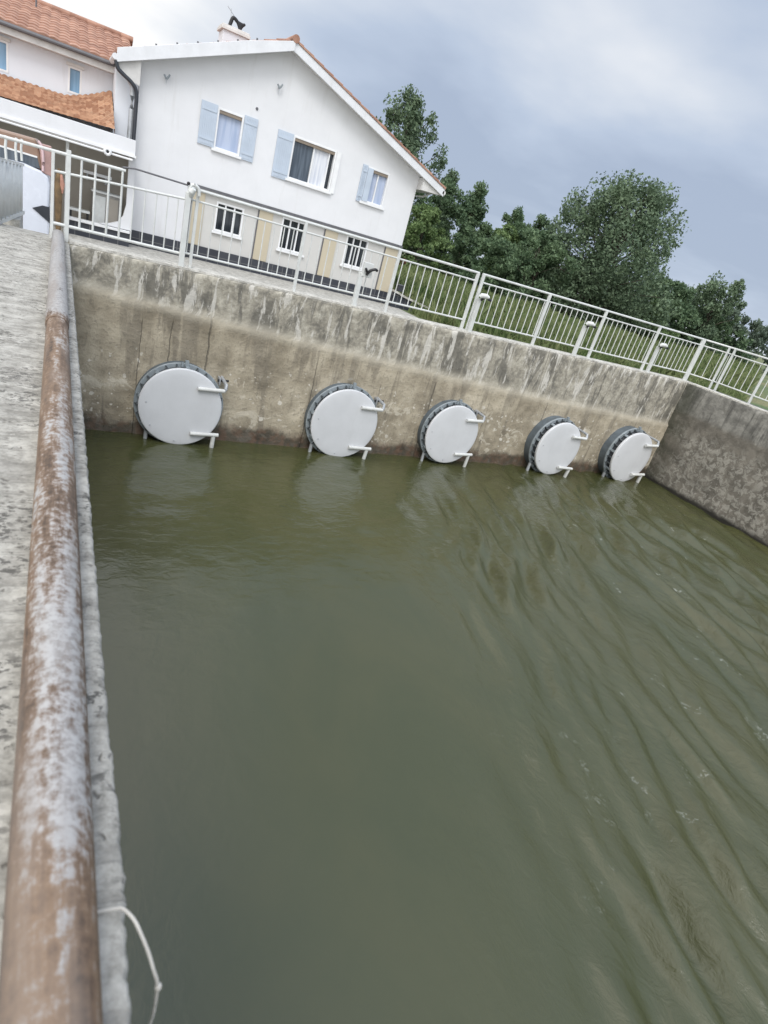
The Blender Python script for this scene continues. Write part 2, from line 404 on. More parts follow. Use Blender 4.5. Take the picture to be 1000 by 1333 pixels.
def thing(name, label, cat, loc=(0, 0, 0), group=None):
    o = bpy.data.objects.new(name, None); C.objects.link(o); o.location = loc; o['_o'] = tuple(loc)
    o['label'] = label; o['category'] = cat
    if group: o['group'] = group
    return o
def tag(o, label, cat, group=None):
    o['label'] = label; o['category'] = cat
    if group: o['group'] = group
    return o
def struct(name, mb, m, **k):
    o = obj(name, mb, m, **k); o['kind'] = 'structure'; return o
def copy_tree(o, parent=None):
    c = o.copy(); C.objects.link(c)
    if parent is not None: c.parent = parent
    for ch in list(o.children): copy_tree(ch, c)
    return c

# ---------------------------------------------------------------- SETTING
# ground: yard and meadow sheets leave the basin open
far = 900
mb = MB()
xs = [-far, -60, -10, 14.2, 60, far]
mb.quadgrid([[(x, y, G) for x in xs] for y in (.42, 20, 80, far)])
mb.quadgrid([[(x, y, G) for x in (14.2, 60, far)] for y in (-far, -40, .42)])
struct('meadow', mb, 'meadow')
struct('yard', MB().box(-14, 9.2, .46, 12.5, G - .1, G + .006), 'yard')
# quay walkway on the left, with a chipped edge over the water
ys = [-14 + .1 * i for i in range(40)] + [-10 + .012 * i for i in range(int(10.5 / .012) + 1)]
rows = []
for y in ys:
    e = .0025 * mn.noise((0, y * 3, 0)) + .004 * mn.noise((3, y * 17, 0)) + .0045 * mn.noise((3, y * 44, 0)) - .010 * max(0, mn.noise((8, y * 26, 0)) - .3) - .009 * max(0, mn.noise((5, y * 9, 0)) - .45) + (.007 if -8.35 < y < -8.0 else 0) * max(0, mn.noise((9, y * 9, 1)) + .45)
    rr = []
    for x in (-9, -3, -1.2, -.8, -.4, -.2, -.1, -.05, -.02):
        rr.append((x, y, H + .006 * mn.noise((x * 2, y * 2, 0)) * (1 if x > -3 else 0)))
    rr += [(-.006 + e, y, H - .003), (e, y, H - .012 + .004 * mn.noise((1, y * 12, 2))), (e * .8, y, H - .12), (-.01, y, H - .3), (-.02, y, -1.2)]
    rows.append(rr)
struct('walkway', MB().quadgrid(rows), 'deck', smooth=True, split=50)
struct('walkway_ramp', MB().prism([(.5, G - .1), (.5, H - .004), (1.1, H - .1), (5.2, G + .02), (5.2, G - .1)], 0, -9, -.06), 'yard')
# water
def water():
    x0, x1, y0, y1 = -.03, 13.25, -15., .12
    nx, ny = 560, 600
    X, Y = np.meshgrid(np.linspace(x0, x1, nx), np.linspace(y0, y1, ny))
    def fld(seed, L):
        r = np.random.default_rng(seed); o = 0
        for i in range(9):
            a = r.uniform(0, 2 * PI); k = 2 * PI / (L * r.uniform(.6, 1.7)); o = o + np.sin(k * (X * np.cos(a) + Y * np.sin(a)) + r.uniform(0, 7))
        return o / 4.5
    s = X - (6.5 + .404 * Y)
    ss = np.clip((s + 1.5) / 2.6, 0, 1); act = ss * ss * (3 - 2 * ss)
    top = np.clip((Y + 5.5) / 4., 0, 1); top = top * top * (3 - 2 * top)
    Xw = X + .16 * fld(1, 4.2) + .012 * fld(2, 1.2); Yw = Y + .3 * fld(3, 3.)
    Z = 0
    r = np.random.default_rng(11)
    for i in range(22):
        L = r.uniform(.28, .85); a = -.40 + r.normal(0, .2); k = 2 * PI / L
        ph = k * (Xw * math.cos(a) + Yw * math.sin(a)) + r.uniform(0, 7)
        w = (1 - 1.9 * np.abs(np.sin(ph / 2)) ** 1.4) * .9 if i % 2 else np.sin(ph); w = w - w.mean()
        Z = Z + .029 * L ** .85 * w * np.clip(.75 + .5 * fld(300 + i, 3.4), .1, 1.4)
    r = np.random.default_rng(77)
    for i in range(30):                                   # short crisp ripples riding on the swell
        L = r.uniform(.13, .42); a = -.40 + r.normal(0, .26); k = 2 * PI / L
        ph = k * (Xw * math.cos(a) + Yw * math.sin(a)) + r.uniform(0, 7)
        Z = Z + .0105 * L * (1 - 1.9 * np.abs(np.sin(ph / 2)) ** 1.2 + .16) * np.clip(.4 + .9 * fld(200 + i, r.uniform(.7, 1.6)), 0, 1.5)
    gust = .85 + .25 * fld(5, 3.4)
    Z = Z * act * np.clip(gust, .35, 1.4) * (.3 + .7 * np.clip((-Y - .3) / 2.2, 0, 1)) * (.35 + .65 * np.clip((13.0 - X) / 1.5, 0, 1))
    q = 0
    for i in range(16):
        L = r.uniform(.3, .9); a = r.uniform(0, 2 * PI); k = 2 * PI / L
        q = q + .0036 * L * np.sin(k * (X * math.cos(a) + Y * math.sin(a)) + r.uniform(0, 7) + fld(21 + i, 1.8) * .8)
    Z = Z + q * (.12 + .9 * top) * np.clip(.5 + .6 * fld(6, 1.8), .1, 1.3) + .0008 * act * fld(7, .3)
    Z = Z - .005
    me = bpy.data.meshes.new('water')
    V = np.stack([X, Y, Z], -1).reshape(-1, 3)
    idx = np.arange(nx * ny).reshape(ny, nx)
    F = np.stack([idx[:-1, :-1], idx[:-1, 1:], idx[1:, 1:], idx[1:, :-1]], -1).reshape(-1, 4)
    me.vertices.add(len(V)); me.vertices.foreach_set('co', V.ravel())
    me.loops.add(F.size); me.loops.foreach_set('vertex_index', F.ravel().astype(np.int32))
    me.polygons.add(len(F)); me.polygons.foreach_set('loop_start', np.arange(0, F.size, 4, dtype=np.int32))
    me.update(calc_edges=True); me.polygons.foreach_set('use_smooth', np.ones(len(F), dtype=bool))
    me.materials.append(M['water'])
    o = bpy.data.objects.new('water', me); C.objects.link(o); o['kind'] = 'structure'
water()

# ---------------------------------------------------------------- BASIN WALLS
def zb(x): return 2.02 - .07 * x + .0019 * x * x
def front_wall():
    t = thing('concrete_wall', 'long stained concrete basin wall that carries the five round gates', 'wall', (0, 0, 0))
    rows = []
    X = [-.02 + .05 * i for i in range(int(13.7 / .05) + 1)]
    for x in X:
        r = []
        b = zb(x) + .02 * mn.noise((x * 2, 0, 0))
        for z in [-1.2, -.3, 0] + [.05 * i for i in range(1, 49)] + [H - .02]:
            if z > H - .01: continue
            k = min(1, max(0, (b - z) / .07 + .5)); k = k * k * (3 - 2 * k)
            y = -.045 * k + .012 * mn.noise((x * 2.2, z * 2.2, 0)) + .007 * mn.noise((x * 9, z * 9, 4))
            if z > 2.25: y += .018 * max(0, mn.noise((x * 7, z * 3, 8)))
            r.append((x, y, z))
        ch = .022 * max(0, mn.noise((x * 6, 5, 0)) - .1) + .012 * max(0, mn.noise((x * 19, 2, 0)))
        r += [(x, .012 + ch, H - .004 - ch * .5), (x, .05 + ch, H), (x, .5, H), (x, .5, G - .3)]
        rows.append(r)
    obj('wall_face', MB().quadgrid(rows), 'wall', t, smooth=True, split=60)
    # thin worn coping lip on which the fence stands
    rows = []
    for x in [.0 + .06 * i for i in range(224)]:
        e = .012 * mn.noise((x * 5, 1, 0)) + .007 * mn.noise((x * 16, 1, 3))
        rows.append([(x, .032 + e, H + .001), (x, .036 + e, H + .028), (x, .33, H + .032), (x, .335, H + .001)])
    obj('coping', MB().quadgrid(rows), 'cope', t, smooth=True, split=40)
    return t
front_wall()
def side_wall():
    t = thing('concrete_wall', 'dark pitted concrete side wall closing the basin on the right', 'wall', (WX, 0, 0))
    rows = []
    for i in range(int(15 / .05)):
        y = .02 - .05 * i; r = []
        for z in [-1.2, 0] + [.05 * k for k in range(1, 49)]:
            bat = .0
            x = WX + bat + .012 * mn.noise((y * 2.4, z * 2.4, 5)) + .008 * mn.noise((y * 10, z * 10, 1)) + .02 * max(0, mn.noise((y * 4, z * 4, 7)))
            r.append((x, y, z))
        ch = .02 * max(0, mn.noise((y * 7, 5, 3)))
        r += [(WX + .01 + ch, y, H - .01), (WX + .04, y, H), (WX + .9, y, H), (WX + .9, y, G - .3)]
        rows.append(r)
    obj('wall_face', MB().quadgrid(rows), 'side', t, smooth=True, split=60)
    rows = []
    for i in range(240):
        y = .0 - .06 * i; e = .012 * mn.noise((y * 5, 7, 0))
        rows.append([(WX + .03 + e, y, H + .001), (WX + .034 + e, y, H + .028), (WX + .3, y, H + .032), (WX + .305, y, H + .001)])
    obj('coping', MB().quadgrid(rows), 'cope', t, smooth=True, split=40)
side_wall()

# ---------------------------------------------------------------- FLAP GATES
def make_gate():
    R = .605
    t = thing('flap_gate', '', 'sluice gate', (0, 0, 0), 'round flap gates along the basin wall')
    obj('barrel', MB().latheY([(.56, .06), (.632, .06), (.632, -.165), (.56, -.165)], 72, closed=True), 'barrel', t, smooth=True)
    obj('flange', MB().latheY([(.57, -.155), (.648, -.155), (.654, -.16), (.654, -.182), (.648, -.187), (.57, -.187)], 72, closed=True), 'ring', t, smooth=True)
    obj('gasket', MB().latheY([(.0, -.18), (.588, -.182), (.588, -.272), (.0, -.272)], 72), 'gasket', t, smooth=True)
    for k in range(26):
        a = 2 * PI * k / 26 + .06
        c, s = math.cos(a), math.sin(a)
        b = MB().obox((.606 * c, -.1885, .606 * s), (.606 * c, -.2695, .606 * s), .028 if k % 3 else .05, .03, (c, 0, s))
        b.tube([(.634 * c, -.1885, .634 * s), (.634 * c, -.215, .634 * s)], .011, 6)
        obj('clamp', b, 'bolt' if k % 3 else 'ring', t)
    lid = obj('lid', MB().latheY([(0, -.325), (.25, -.324), (.5, -.320), (.585, -.316), (.598, -.313), (R, -.306), (R, -.276), (.59, -.273), (0, -.273)], 96), 'lid', t, smooth=True)
    for x, z in ((-.50, .04), (-.42, -.31), (-.05, -.535)):
        obj('rivet', MB().latheY([(0, -.333), (.007, -.332), (.010, -.329), (.010, -.31)], 10, x, z), 'steel', lid)
    for z, x0, x1 in ((.345, .20, .60), (-.385, .17, .60)):
        obj('hinge_arm', MB().tube([(x0, -.352, z), (x1, -.352, z + .012)], .031, 12).box(x0 + .05, x0 + .11, -.352, -.31, z - .02, z + .02).box(x1 - .16, x1 - .1, -.352, -.31, z - .02, z + .02), 'arm', t, smooth=True)
    obj('hinge_bracket', MB().tube([(.59, -.35, .345), (.612, -.35, .39), (.612, -.33, .45), (.612, -.20, .46), (.612, .02, .47)], .026, 8)
        .obox((.56, .02, .43), (.56, -.14, .43), .02, .11), 'steel', t, smooth=True)
    obj('hinge_pin', MB().tube([(.53, -.10, .44), (.70, -.10, .45)], .02, 8), 'darkiron', t, smooth=True)
    obj('leg', MB().tube([(.53, -.345, -.38), (.525, -.33, -.72)], .034, 10), 'arm', t, smooth=True)
    obj('leg', MB().tube([(-.44, -.16, -.40), (-.45, -.18, -.76)], .030, 10), 'steel', t, smooth=True)
    obj('lug', MB().obox((.035, -.19, .60), (.03, -.19, .70), .05, .04, (0, 1, 0)).obox((-.035, -.20, .60), (-.035, -.20, .665), .03, .03, (0, 1, 0)), 'ring', t)
    return t
g0 = make_gate()
GL = ['pale grey round flap gate beside the rusty pipe, white bracket over its upper hinge',
      'pale grey round flap gate below the low house windows, second from the rusty pipe',
      'pale grey round flap gate in the middle of the row of five',
      'pale grey round flap gate next to the one in the corner, deep dark barrel',
      'smallest looking round flap gate, tucked in the corner by the dark side wall']
for i, (x, z, s, d) in enumerate(((1.523, .585, .985, .98), (4.25, .603, 1.025, .92), (6.55, .625, .975, .92), (9.345, .605, .995, 1.24), (11.76, .595, 1.04, 1.32))):
    g = g0 if i == 0 else copy_tree(g0)
    g.location = (x, -.04, z); g.scale = (s, d, s); g['label'] = GL[i]
    g.rotation_euler = (0, (0, .03, -.02, .05, -.03)[i], 0)

# ---------------------------------------------------------------- RUSTY PIPE AND CABLE
tp = thing('steel_pipe', 'thick rusty steel pipe with flaking white paint lying along the walkway edge', 'pipe', (-.11, -4.6, H))
pts = [(-.106 - .0022 * (y + 9), y, H + .064 + .0015 * math.sin(y * 1.3)) for y in np.linspace(-10.2, -4.62, 24)]
obj('pipe_body', MB().tube(pts, .0625, 40), 'pipe', tp, smooth=True)
obj('sleeve', MB().tube([(-.116, -4.66, H + .067), (-.116, -4.64, H + .067), (-.119, -3.2, H + .067), (-.124, -1.5, H + .067), (-.127, .05, H + .067), (-.127, .09, H + .067)], [.064, .068, .068, .0675, .068, .05], 36), 'pipe', tp, smooth=True)
obj('collar', MB().tube([(-.117, -4.50, H + .067), (-.117, -4.49, H + .067), (-.117, -4.44, H + .067), (-.117, -4.43, H + .067)], [.068, .072, .072, .068], 36), 'pipe', tp, smooth=True)
cab = [(-.09, -8.335, H + .006), (-.05, -8.34, H + .010), (-.015, -8.345, H + .012), (-.003, -8.349, H + .012), (.012, -8.37, H + .010), (.023, -8.393, H - .002), (.034, -8.41, H - .028), (.042, -8.423, H - .055), (.05, -8.429, H - .085), (.053, -8.43, H - .12), (.054, -8.43, H - .17), (.053, -8.43, H - .21), (.047, -8.419, H - .33), (.038, -8.40, H - .5), (.03, -8.38, H - .8)]
def smooth_path(P, n=4):
    out = []
    for i in range(len(P) - 1):
        a, b, c, d = (Vector(P[max(0, i - 1)]), Vector(P[i]), Vector(P[i + 1]), Vector(P[min(len(P) - 1, i + 2)]))
        for k in range(n):
            t = k / n; out.append(.5 * ((2 * b) + (c - a) * t + (2 * a - 5 * b + 4 * c - d) * t * t + (3 * b - a - 3 * c + d) * t ** 3))
    return out + [Vector(P[-1])]
ct = thing('cable', 'dirty white cable looping over the chipped walkway edge towards the water', 'cable', (0, -8.35, H))
obj('strand', MB().tube(smooth_path(cab), .003, 8), 'cable', ct, smooth=True)
obj('knot', MB().sphere((.0535, -8.43, H - .105), .0062, 10, 8, 1.6), 'cable', ct, smooth=True)

# ---------------------------------------------------------------- FENCES
def rail_line(p, q, zz, r=.02, n=8): return MB().tube([(p[0], p[1], zz), (q[0], q[1], zz)], r, n)
def fence(label, segs, posts, skip=(), sp=.148, topz=3.5, secz=3.365, botz=2.68, cat='fence'):
    """segs: polyline in plan; posts: list of (x,y,width,top)"""
    t = thing('metal_railing', label, cat, (segs[0][0], segs[0][1], H))
    for z, nm, r in ((topz, 'top_rail', .020), (secz, 'middle_rail', .014), (botz, 'bottom_rail', .015)):
        b = MB()
        b.tube([(x, y, z) for x, y in segs], r, 10)
        obj(nm, b, 'rail', t, smooth=True)
    for x, y, w, top in posts:
        obj('post', MB().box(x - w / 2, x + w / 2, y - .02, y + .02, H - .02, top), 'rail', t, bevel=.004)
    for a, b in zip(segs[:-1], segs[1:]):
        L = math.dist(a, b); n = max(1, round(L / sp))
        for k in range(n):
            f = (k + .5) / n; x, y = a[0] + (b[0] - a[0]) * f, a[1] + (b[1] - a[1]) * f
            if any(math.hypot(x - px, y - py) < w / 2 + .035 for px, py, w, _ in posts): continue
            obj('baluster', MB().tube([(x, y, botz), (x, y, secz)], .0085, 6), 'rail', t, smooth=True)
    return t
fy = .15
fence('white metal railing in front of the house, from hooked lamp post to double post', [(1.36, fy), (6.34, fy)],
      [(1.50, fy, .04, 3.5), (3.06, fy, .045, 3.5), (4.70, fy, .05, 3.5), (6.32, fy, .055, 3.5)])
fence('white metal railing along the meadow, from double post to thick corner post', [(6.42, fy), (13.12, fy)],
      [(6.45, fy, .055, 3.5), (8.09, fy, .06, 3.5), (9.71, fy, .06, 3.5), (11.48, fy, .06, 3.5), (13.13, fy, .13, 3.52)], sp=.152)
fence('white metal railing turning the corner along the dark side wall', [(13.22, fy), (13.6, -.24), (13.6, -9)],
      [(13.6, -.24, .05, 3.5), (13.6, -.39, .05, 3.5), (13.6, -1.29, .05, 3.5), (13.6, -2.9, .05, 3.5), (13.6, -4.5, .05, 3.5), (13.6, -6.1, .05, 3.5), (13.6, -7.7, .05, 3.5)], sp=.16)
# short older railing at the head of the walkway
t = thing('metal_railing', 'short white railing with tall bars at the far end of the rusty pipe', 'fence', (-.2, fy, H))
obj('top_rail', MB().tube([(-.78, fy, 3.455), (-.2, fy, 3.462), (.60, fy, 3.475)], .020, 10), 'rail', t, smooth=True)
obj('middle_rail', MB().tube([(-.2, fy, 3.25), (.4, fy, 3.29), (1.36, fy, 3.35)], .015, 8), 'rail', t, smooth=True)
obj('bottom_rail', MB().tube([(-.2, fy, 2.665), (1.36, fy, 2.66)], .019, 8), 'rail', t, smooth=True)
obj('upper_bar', MB().tube([(.56, fy - .01, 3.505), (.7, fy - .01, 3.53), (1.36, fy - .01, 3.522)], .011, 8), 'raildark', t, smooth=True)
for x, w, top in ((-.20, .036, 3.46), (-.035, .05, 3.52)):
    obj('post', MB().box(x - w / 2, x + w / 2, fy - .018, fy + .018, H, top), 'rail', t, bevel=.004)
for x in (.106, .26, .416, .567): obj('baluster', MB().tube([(x, fy, 2.665), (x, fy, 3.462)], .014, 8), 'rail', t, smooth=True)
for x in (.71, .85, .99, 1.13, 1.26): obj('baluster', MB().tube([(x, fy, 2.665), (x, fy, 3.34)], .0085, 6), 'rail', t, smooth=True)
# hooked lamp post
t = thing('lamp_post', 'white fence post with a hooked little lamp and dark knob on top', 'lamp post', (1.37, .1, H))
obj('post', MB().box(1.335, 1.405, .07, .13, H - .02, 3.44), 'rail', t, bevel=.005)
obj('hook', MB().tube(smooth_path([(1.37, .1, 3.42), (1.39, .1, 3.52), (1.44, .1, 3.545), (1.49, .1, 3.51), (1.505, .1, 3.43)]), .022, 8), 'rail', t, smooth=True)
obj('lamp_head', MB().tube([(1.40, .09, 3.40), (1.40, .05, 3.46), (1.42, .03, 3.50)], [.03, .045, .03], 12), 'rail', t, smooth=True)
obj('knob', MB().sphere((1.355, .1, 3.545), .022, 10, 8), 'darkiron', t, smooth=True)
# short spotlight posts clamped to the railing
def spot(x, top, lean, label, kind):
    t = thing('spotlight_post', label, 'spotlight', (x, .09, H), 'short spotlight posts along the railing')
    w = .075
    obj('post', MB().box(x - w / 2, x + w / 2, .06, .12, H - .02, top), 'rail', t, bevel=.005)
    if kind == 'box':
        obj('lamp_head', MB().box(x + .0, x + .17, .045, .10, top - .05, top + .17), 'rail', t, bevel=.008)
        obj('bracket', MB().tube(smooth_path([(x + .07, .03, top - .01), (x + .10, .0, top + .06), (x + .17, -.02, top + .10), (x + .22, .0, top + .09)]), .022, 8).tube([(x + .07, .02, top + .03), (x + .02, 0, top + .08)], .02, 8), 'darkiron', t, smooth=True)
    else:
        obj('lamp_head', MB().tube([(x - .05, .03, top + .03), (x - .03, .02, top + .06), (x + .06, -.01, top + .07), (x + .11, -.03, top + .055)], [.028, .042, .042, .025], 14), 'rail', t, smooth=True)
        obj('bracket', MB().tube([(x + .02, .06, top - .02), (x + .05, .03, top + .03)], .02, 8).tube([(x + .10, -.02, top + .03), (x + .17, -.04, top + .02)], .022, 10), 'darkiron', t, smooth=True)
spot(4.085, 3.02, 0, 'white spotlight post with boxy head in front of the third low window', 'box')
spot(6.47, 3.10, 0, 'white spotlight post standing against the double post of the railing', 'dome')
spot(9.22, 3.12, 0, 'slender white spotlight post with domed head on the stretch before the tall tree', 'dome')
spot(11.63, 3.09, 0, 'white spotlight post with dark clamp, nearest the basin corner', 'dome')
# corrugated side panel left of the walkway
t = thing('metal_screen', 'white corrugated sheet screen at the left end of the walkway', 'screen', (-.75, .5, H))
P = []
for i in range(41):
    f = i / 40; x = -.80 + .2 * f; y = .2 + 2.1 * f
    o = .018 * math.sin(i * 1.25)
    P.append([(x + o, y, H + .03), (x + o, y, 3.215 - .075 * f)])
obj('sheet', MB().quadgrid(P), 'rail', t, smooth=True).modifiers.new('thick', 'SOLIDIFY').thickness = .004
obj('bottom_rail', MB().obox((-.81, .2, H + .02), (-.6, 2.32, H + .02), .05, .05), 'rail', t)
obj('top_rail', MB().obox((-.81, .2, 3.215), (-.6, 2.32, 3.14), .035, .035), 'rail', t)
for x, y in ((-.775, .45), (-.72, .9), (-.655, 1.75), (-.61, 2.2)):
    obj('bar', MB().tube([(x, y, 3.19), (x - .01, y, 3.35), (x, y, 3.47)], .016, 8), 'rail', t, smooth=True)
obj('footing', MB().box(-.80, -.6, 1.4, 2.35, G, H - .01), 'yard', t)

# ---------------------------------------------------------------- MAIN HOUSE
FY = 8.0
hs = thing('house', 'white gabled house with pale blue shutters above the basin', 'house', (5, FY, G))
RX, RZ = 4.60, 7.09; EL = (.89, 5.58); ER = (9.58, 5.31)
def roofz(x): return RZ - (RX - x) * (RZ - EL[1]) / (RX - EL[0]) if x < RX else RZ - (x - RX) * (RZ - ER[1]) / (ER[0] - RX)
def wall_with_holes(y, x0, x1, z0, topf, holes, extra=()):
    xs = sorted({x0, x1, *[h[0] for h in holes], *[h[1] for h in holes], *extra}); mb = MB()
    for a, b in zip(xs[:-1], xs[1:]):
        if a < x0 or b > x1: continue
        hh = sorted([h for h in holes if h[0] <= a + 1e-6 and h[1] >= b - 1e-6], key=lambda h: h[2]); z = z0
        for h in hh:
            mb.quadgrid([[(a, y, z), (b, y, z)], [(a, y, h[2]), (b, y, h[2])]]); z = h[3]
        mb.quadgrid([[(a, y, z), (b, y, z)], [(a, y, topf(a)), (b, y, topf(b))]])
    return mb
U = [(3.12, 3.76, 4.44, 5.31), (5.05, 6.27, 4.32, 5.31), (7.24, 7.94, 4.36, 5.23)]
L = [(3.40, 4.12, 2.61, 3.31), (5.17, 5.90, 2.58, 3.40), (7.13, 7.84, 2.61, 3.42)]
top = lambda x: roofz(x) - .13
mb = wall_with_holes(FY, 1.38, 8.87, 3.55, top, U, (RX, 2.73))
mb.quadgrid([[(1.38, FY, 2.15), (2.73, FY, 2.15)], [(1.38, FY, 3.55), (2.73, FY, 3.55)]])
mb.quadgrid([[(2.73, FY, 2.15), (2.73, FY + .14, 2.15)], [(2.73, FY, 3.55), (2.73, FY + .14, 3.55)]])
mb.quadgrid([[(2.73, FY, 3.55), (8.87, FY, 3.55)], [(2.73, FY + .16, 3.55), (8.87, FY + .16, 3.55)]])
mb.quadgrid([[(8.87, FY, 3.55), (8.87, 18, 3.55)], [(8.87, FY, top(8.87)), (8.87, 18, top(8.87))]])
mb.quadgrid([[(1.38, FY, 2.15), (1.38, 18, 2.15)], [(1.38, FY, top(1.38)), (1.38, 18, top(1.38))]])
mb.quadgrid([[(1.38, 18, 1.8), (8.87, 18, 1.8)], [(1.38, 18, 5.3), (8.87, 18, 5.3)]])
obj('upper_wall', mb, 'render', hs)
LY = FY + .13
mb = wall_with_holes(LY, 2.73, 8.84, 2.15, lambda x: 3.545, L)
mb.quadgrid([[(8.84, LY, 2.15), (8.84, 18, 2.15)], [(8.84, LY, 3.545), (8.84, 18, 3.545)]])
obj('lower_wall', mb, 'pale', hs)
obj('plinth', MB().box(1.36, 2.75, FY - .03, FY + .2, G, 2.15).box(2.75, 8.87, FY + .09, FY + .3, G, 2.15).box(8.6, 8.87, FY + .3, 18, G, 2.15), 'plinth', hs)
obj('overhang_shadow', MB().box(2.75, 8.9, FY - .02, FY + .1, 3.49, 3.546), 'raildark', hs)  # dark strip standing in for the shadow line under the upper storey
obj('cornice_rail', MB().box(2.75, 8.86, FY + .04, FY + .115, 3.42, 3.487), 'frame', hs)
for a, b in ((2.80, 3.10), (4.52, 4.90), (6.45, 6.84), (8.43, 8.86)):
    obj('cream_panel', MB().box(a, b, LY - .03, LY + .06, 2.16, 3.415), 'cream', hs, bevel=.004)
    obj('joint_strip', MB().box(a - .035, a - .004, LY - .026, LY + .05, 2.16, 3.415), 'raildark', hs)
def window(h, y, panes, bars, sill=True, fw=.045, dep=.13, fmat='frame', lintel=False):
    x0, x1, z0, z1 = h; m = MB()
    w = obj('window', (MB().box(x0, x0 + fw, y - .012, y + dep, z0, z1).box(x1 - fw, x1, y - .012, y + dep, z0, z1)
                       .box(x0 + fw, x1 - fw, y - .01, y + dep, z1 - fw, z1).box(x0 + fw, x1 - fw, y - .01, y + dep, z0, z0 + fw)), fmat, hs, bevel=.004)
    for (a, b, mt) in panes: obj('pane', MB().box(x0 + a * (x1 - x0) + .002, x0 + b * (x1 - x0) - .002, y + dep - .045, y + dep - .02, z0 + fw - .01, z1 - fw + .01), mt, w)
    for f in bars:
        c = x0 + f * (x1 - x0); obj('mullion', MB().box(c - .018, c + .018, y + dep - .09, y + dep - .044, z0 + fw, z1 - fw), fmat, w)
    if sill: obj('sill', MB().box(x0 - .05, x1 + .05, y - .07, y - .012, z0 - .06, z0 - .003), 'frame', w, bevel=.006)
    if lintel: obj('lintel', MB().box(x0 + fw, x1 - fw, y + .005, y + dep - .05, z1 - fw - .07, z1 - fw - .002), 'wood', w)
    return w
window(U[0], FY, [(.05, .95, 'glass_curtain')], [], lintel=True)
window(U[1], FY, [(.03, .5, 'glass_room'), (.5, .86, 'glass_white'), (.86, .97, 'glass_dark')], [.5, .86], lintel=True)
window(U[2], FY, [(.05, .55, 'glass_curtain'), (.55, .95, 'glass_curtain')], [.55], lintel=True)
for h in L: window(h, LY, [(.03, .97, 'glass_dark')], [.34, .66], dep=.1)
def shutter(x0, x1, z0, z1, ang, hinge, label=None):
    b = MB().box(x0, x1, FY - .035, FY - .006, z0, z1)
    n = 7
    for k in range(n):
        a = x0 + .03 + k * (x1 - x0 - .06) / n; b.box(a, a + (x1 - x0 - .06) / n - .008, FY - .041, FY - .034, z0 + .03, z1 - .03)
    for z in (z0 + .12, z1 - .17): b.box(x0 + .02, x1 - .02, FY - .052, FY - .040, z, z + .05)
    return obj('shutter', b, 'blue', hs)
shutter(2.735, 3.115, 4.44, 5.335, 0, 1); shutter(3.765, 4.10, 4.40, 5.345, 0, -1)
shutter(4.63, 5.045, 4.25, 5.315, 0, 1); shutter(7.08, 7.236, 4.33, 5.24, 0, 1)
obj('shutter', MB().box(7.25, 7.42, FY - .03, FY + .0, 4.38, 5.2), 'blue', hs)
obj('shutter', MB().box(6.275, 6.40, FY - .03, FY - .005, 4.3, 5.3), 'frame', hs)
# roof: two slabs, clay tiles, barge boards, soffit and gutter
VY = FY - .35; BY = 18.4
def slab(xa, za, xb, zb_, th, y0, y1, off=0): return MB().prism([(xa, za + off), (xb, zb_ + off), (xb, zb_ + off - th), (xa, za + off - th)], 1, y0, y1)
rf = obj('roof', MB().prism([(EL[0] + .02, EL[1] - .01), (RX, RZ - .01), (ER[0] - .02, ER[1] - .01), (ER[0] - .02, ER[1] - .13), (RX, RZ - .13), (EL[0] + .02, EL[1] - .13)], 1, VY + .05, BY), 'soffit', hs)
def tiles(p0, u, v, w, h, cx, cy, name, mat_, parent, amp=.03, thick=.02, mask=None):
    """pantile field: p0 eave corner, u along the eave, v up the slope; ridged across, stepped up; object axes follow the roof"""
    p0 = Vector(p0); u = Vector(u).normalized(); v = Vector(v).normalized(); n = u.cross(v).normalized()
    if n.z < 0: n = -n
    nx = int(w / cx); ny = int(h / cy + .5); P = []
    me = MB()
    for j in range(ny):
        for e in (0, 1):
            r = []
            for i in range(nx * 6 + 1):
                a = i / 6 * cx
                vv = j * cy + e * cy * .985
                top_ = h if mask is None else mask(a)
                vv = min(vv, top_)
                hh = thick * (1 - e) + amp * abs(math.sin(PI * a / cx)) + .006 * mn.noise((math.floor(i / 6) * 3.1, j * 7.7, 0))
                r.append((a, vv, hh))
            P.append(r)
    me.quadgrid(P); r0 = [(x, y, -.03) for x, y, z in P[0]]; me.quadgrid([r0, P[0]])
    me.quadgrid([[(q[0][0], q[0][1], -.03) for q in P], [q[0] for q in P]]); me.quadgrid([[q[-1] for q in P], [(q[-1][0], q[-1][1], -.03) for q in P]])
    o = obj(name, me, mat_, None, smooth=True, split=40)
    o.matrix_world = Matrix(((u.x, v.x, n.x, p0.x), (u.y, v.y, n.y, p0.y), (u.z, v.z, n.z, p0.z), (0, 0, 0, 1)))
    if parent is not None:
        o0 = Vector(parent['_o']); o.parent = parent; o.location = Vector(p0) - o0
    return o
tiles((EL[0] - .03, VY - .02, EL[1] - .012 + .04), (0, 1, 0), (RX - EL[0], 0, RZ - EL[1]), BY - VY, math.hypot(RX - EL[0], RZ - EL[1]), .2, .3, 'roof_tiles', 'tile', rf)
tiles((ER[0] + .03, VY - .02, ER[1] - .01 + .04), (0, 1, 0), (RX - ER[0], 0, RZ - ER[1]), BY - VY, math.hypot(ER[0] - RX, RZ - ER[1]), .2, .3, 'roof_tiles', 'tile', rf)
obj('ridge_tile', MB().tube([(RX, VY - .04, RZ + .05), (RX, BY, RZ + .05)], .085, 14), 'tile', rf, smooth=True)
def barge(xa, za, xb, zb_): return MB().prism([(xa, za + .01), (xb, zb_ + .01), (xb, zb_ - .185), (xa, za - .185)], 1, VY, VY + .045)
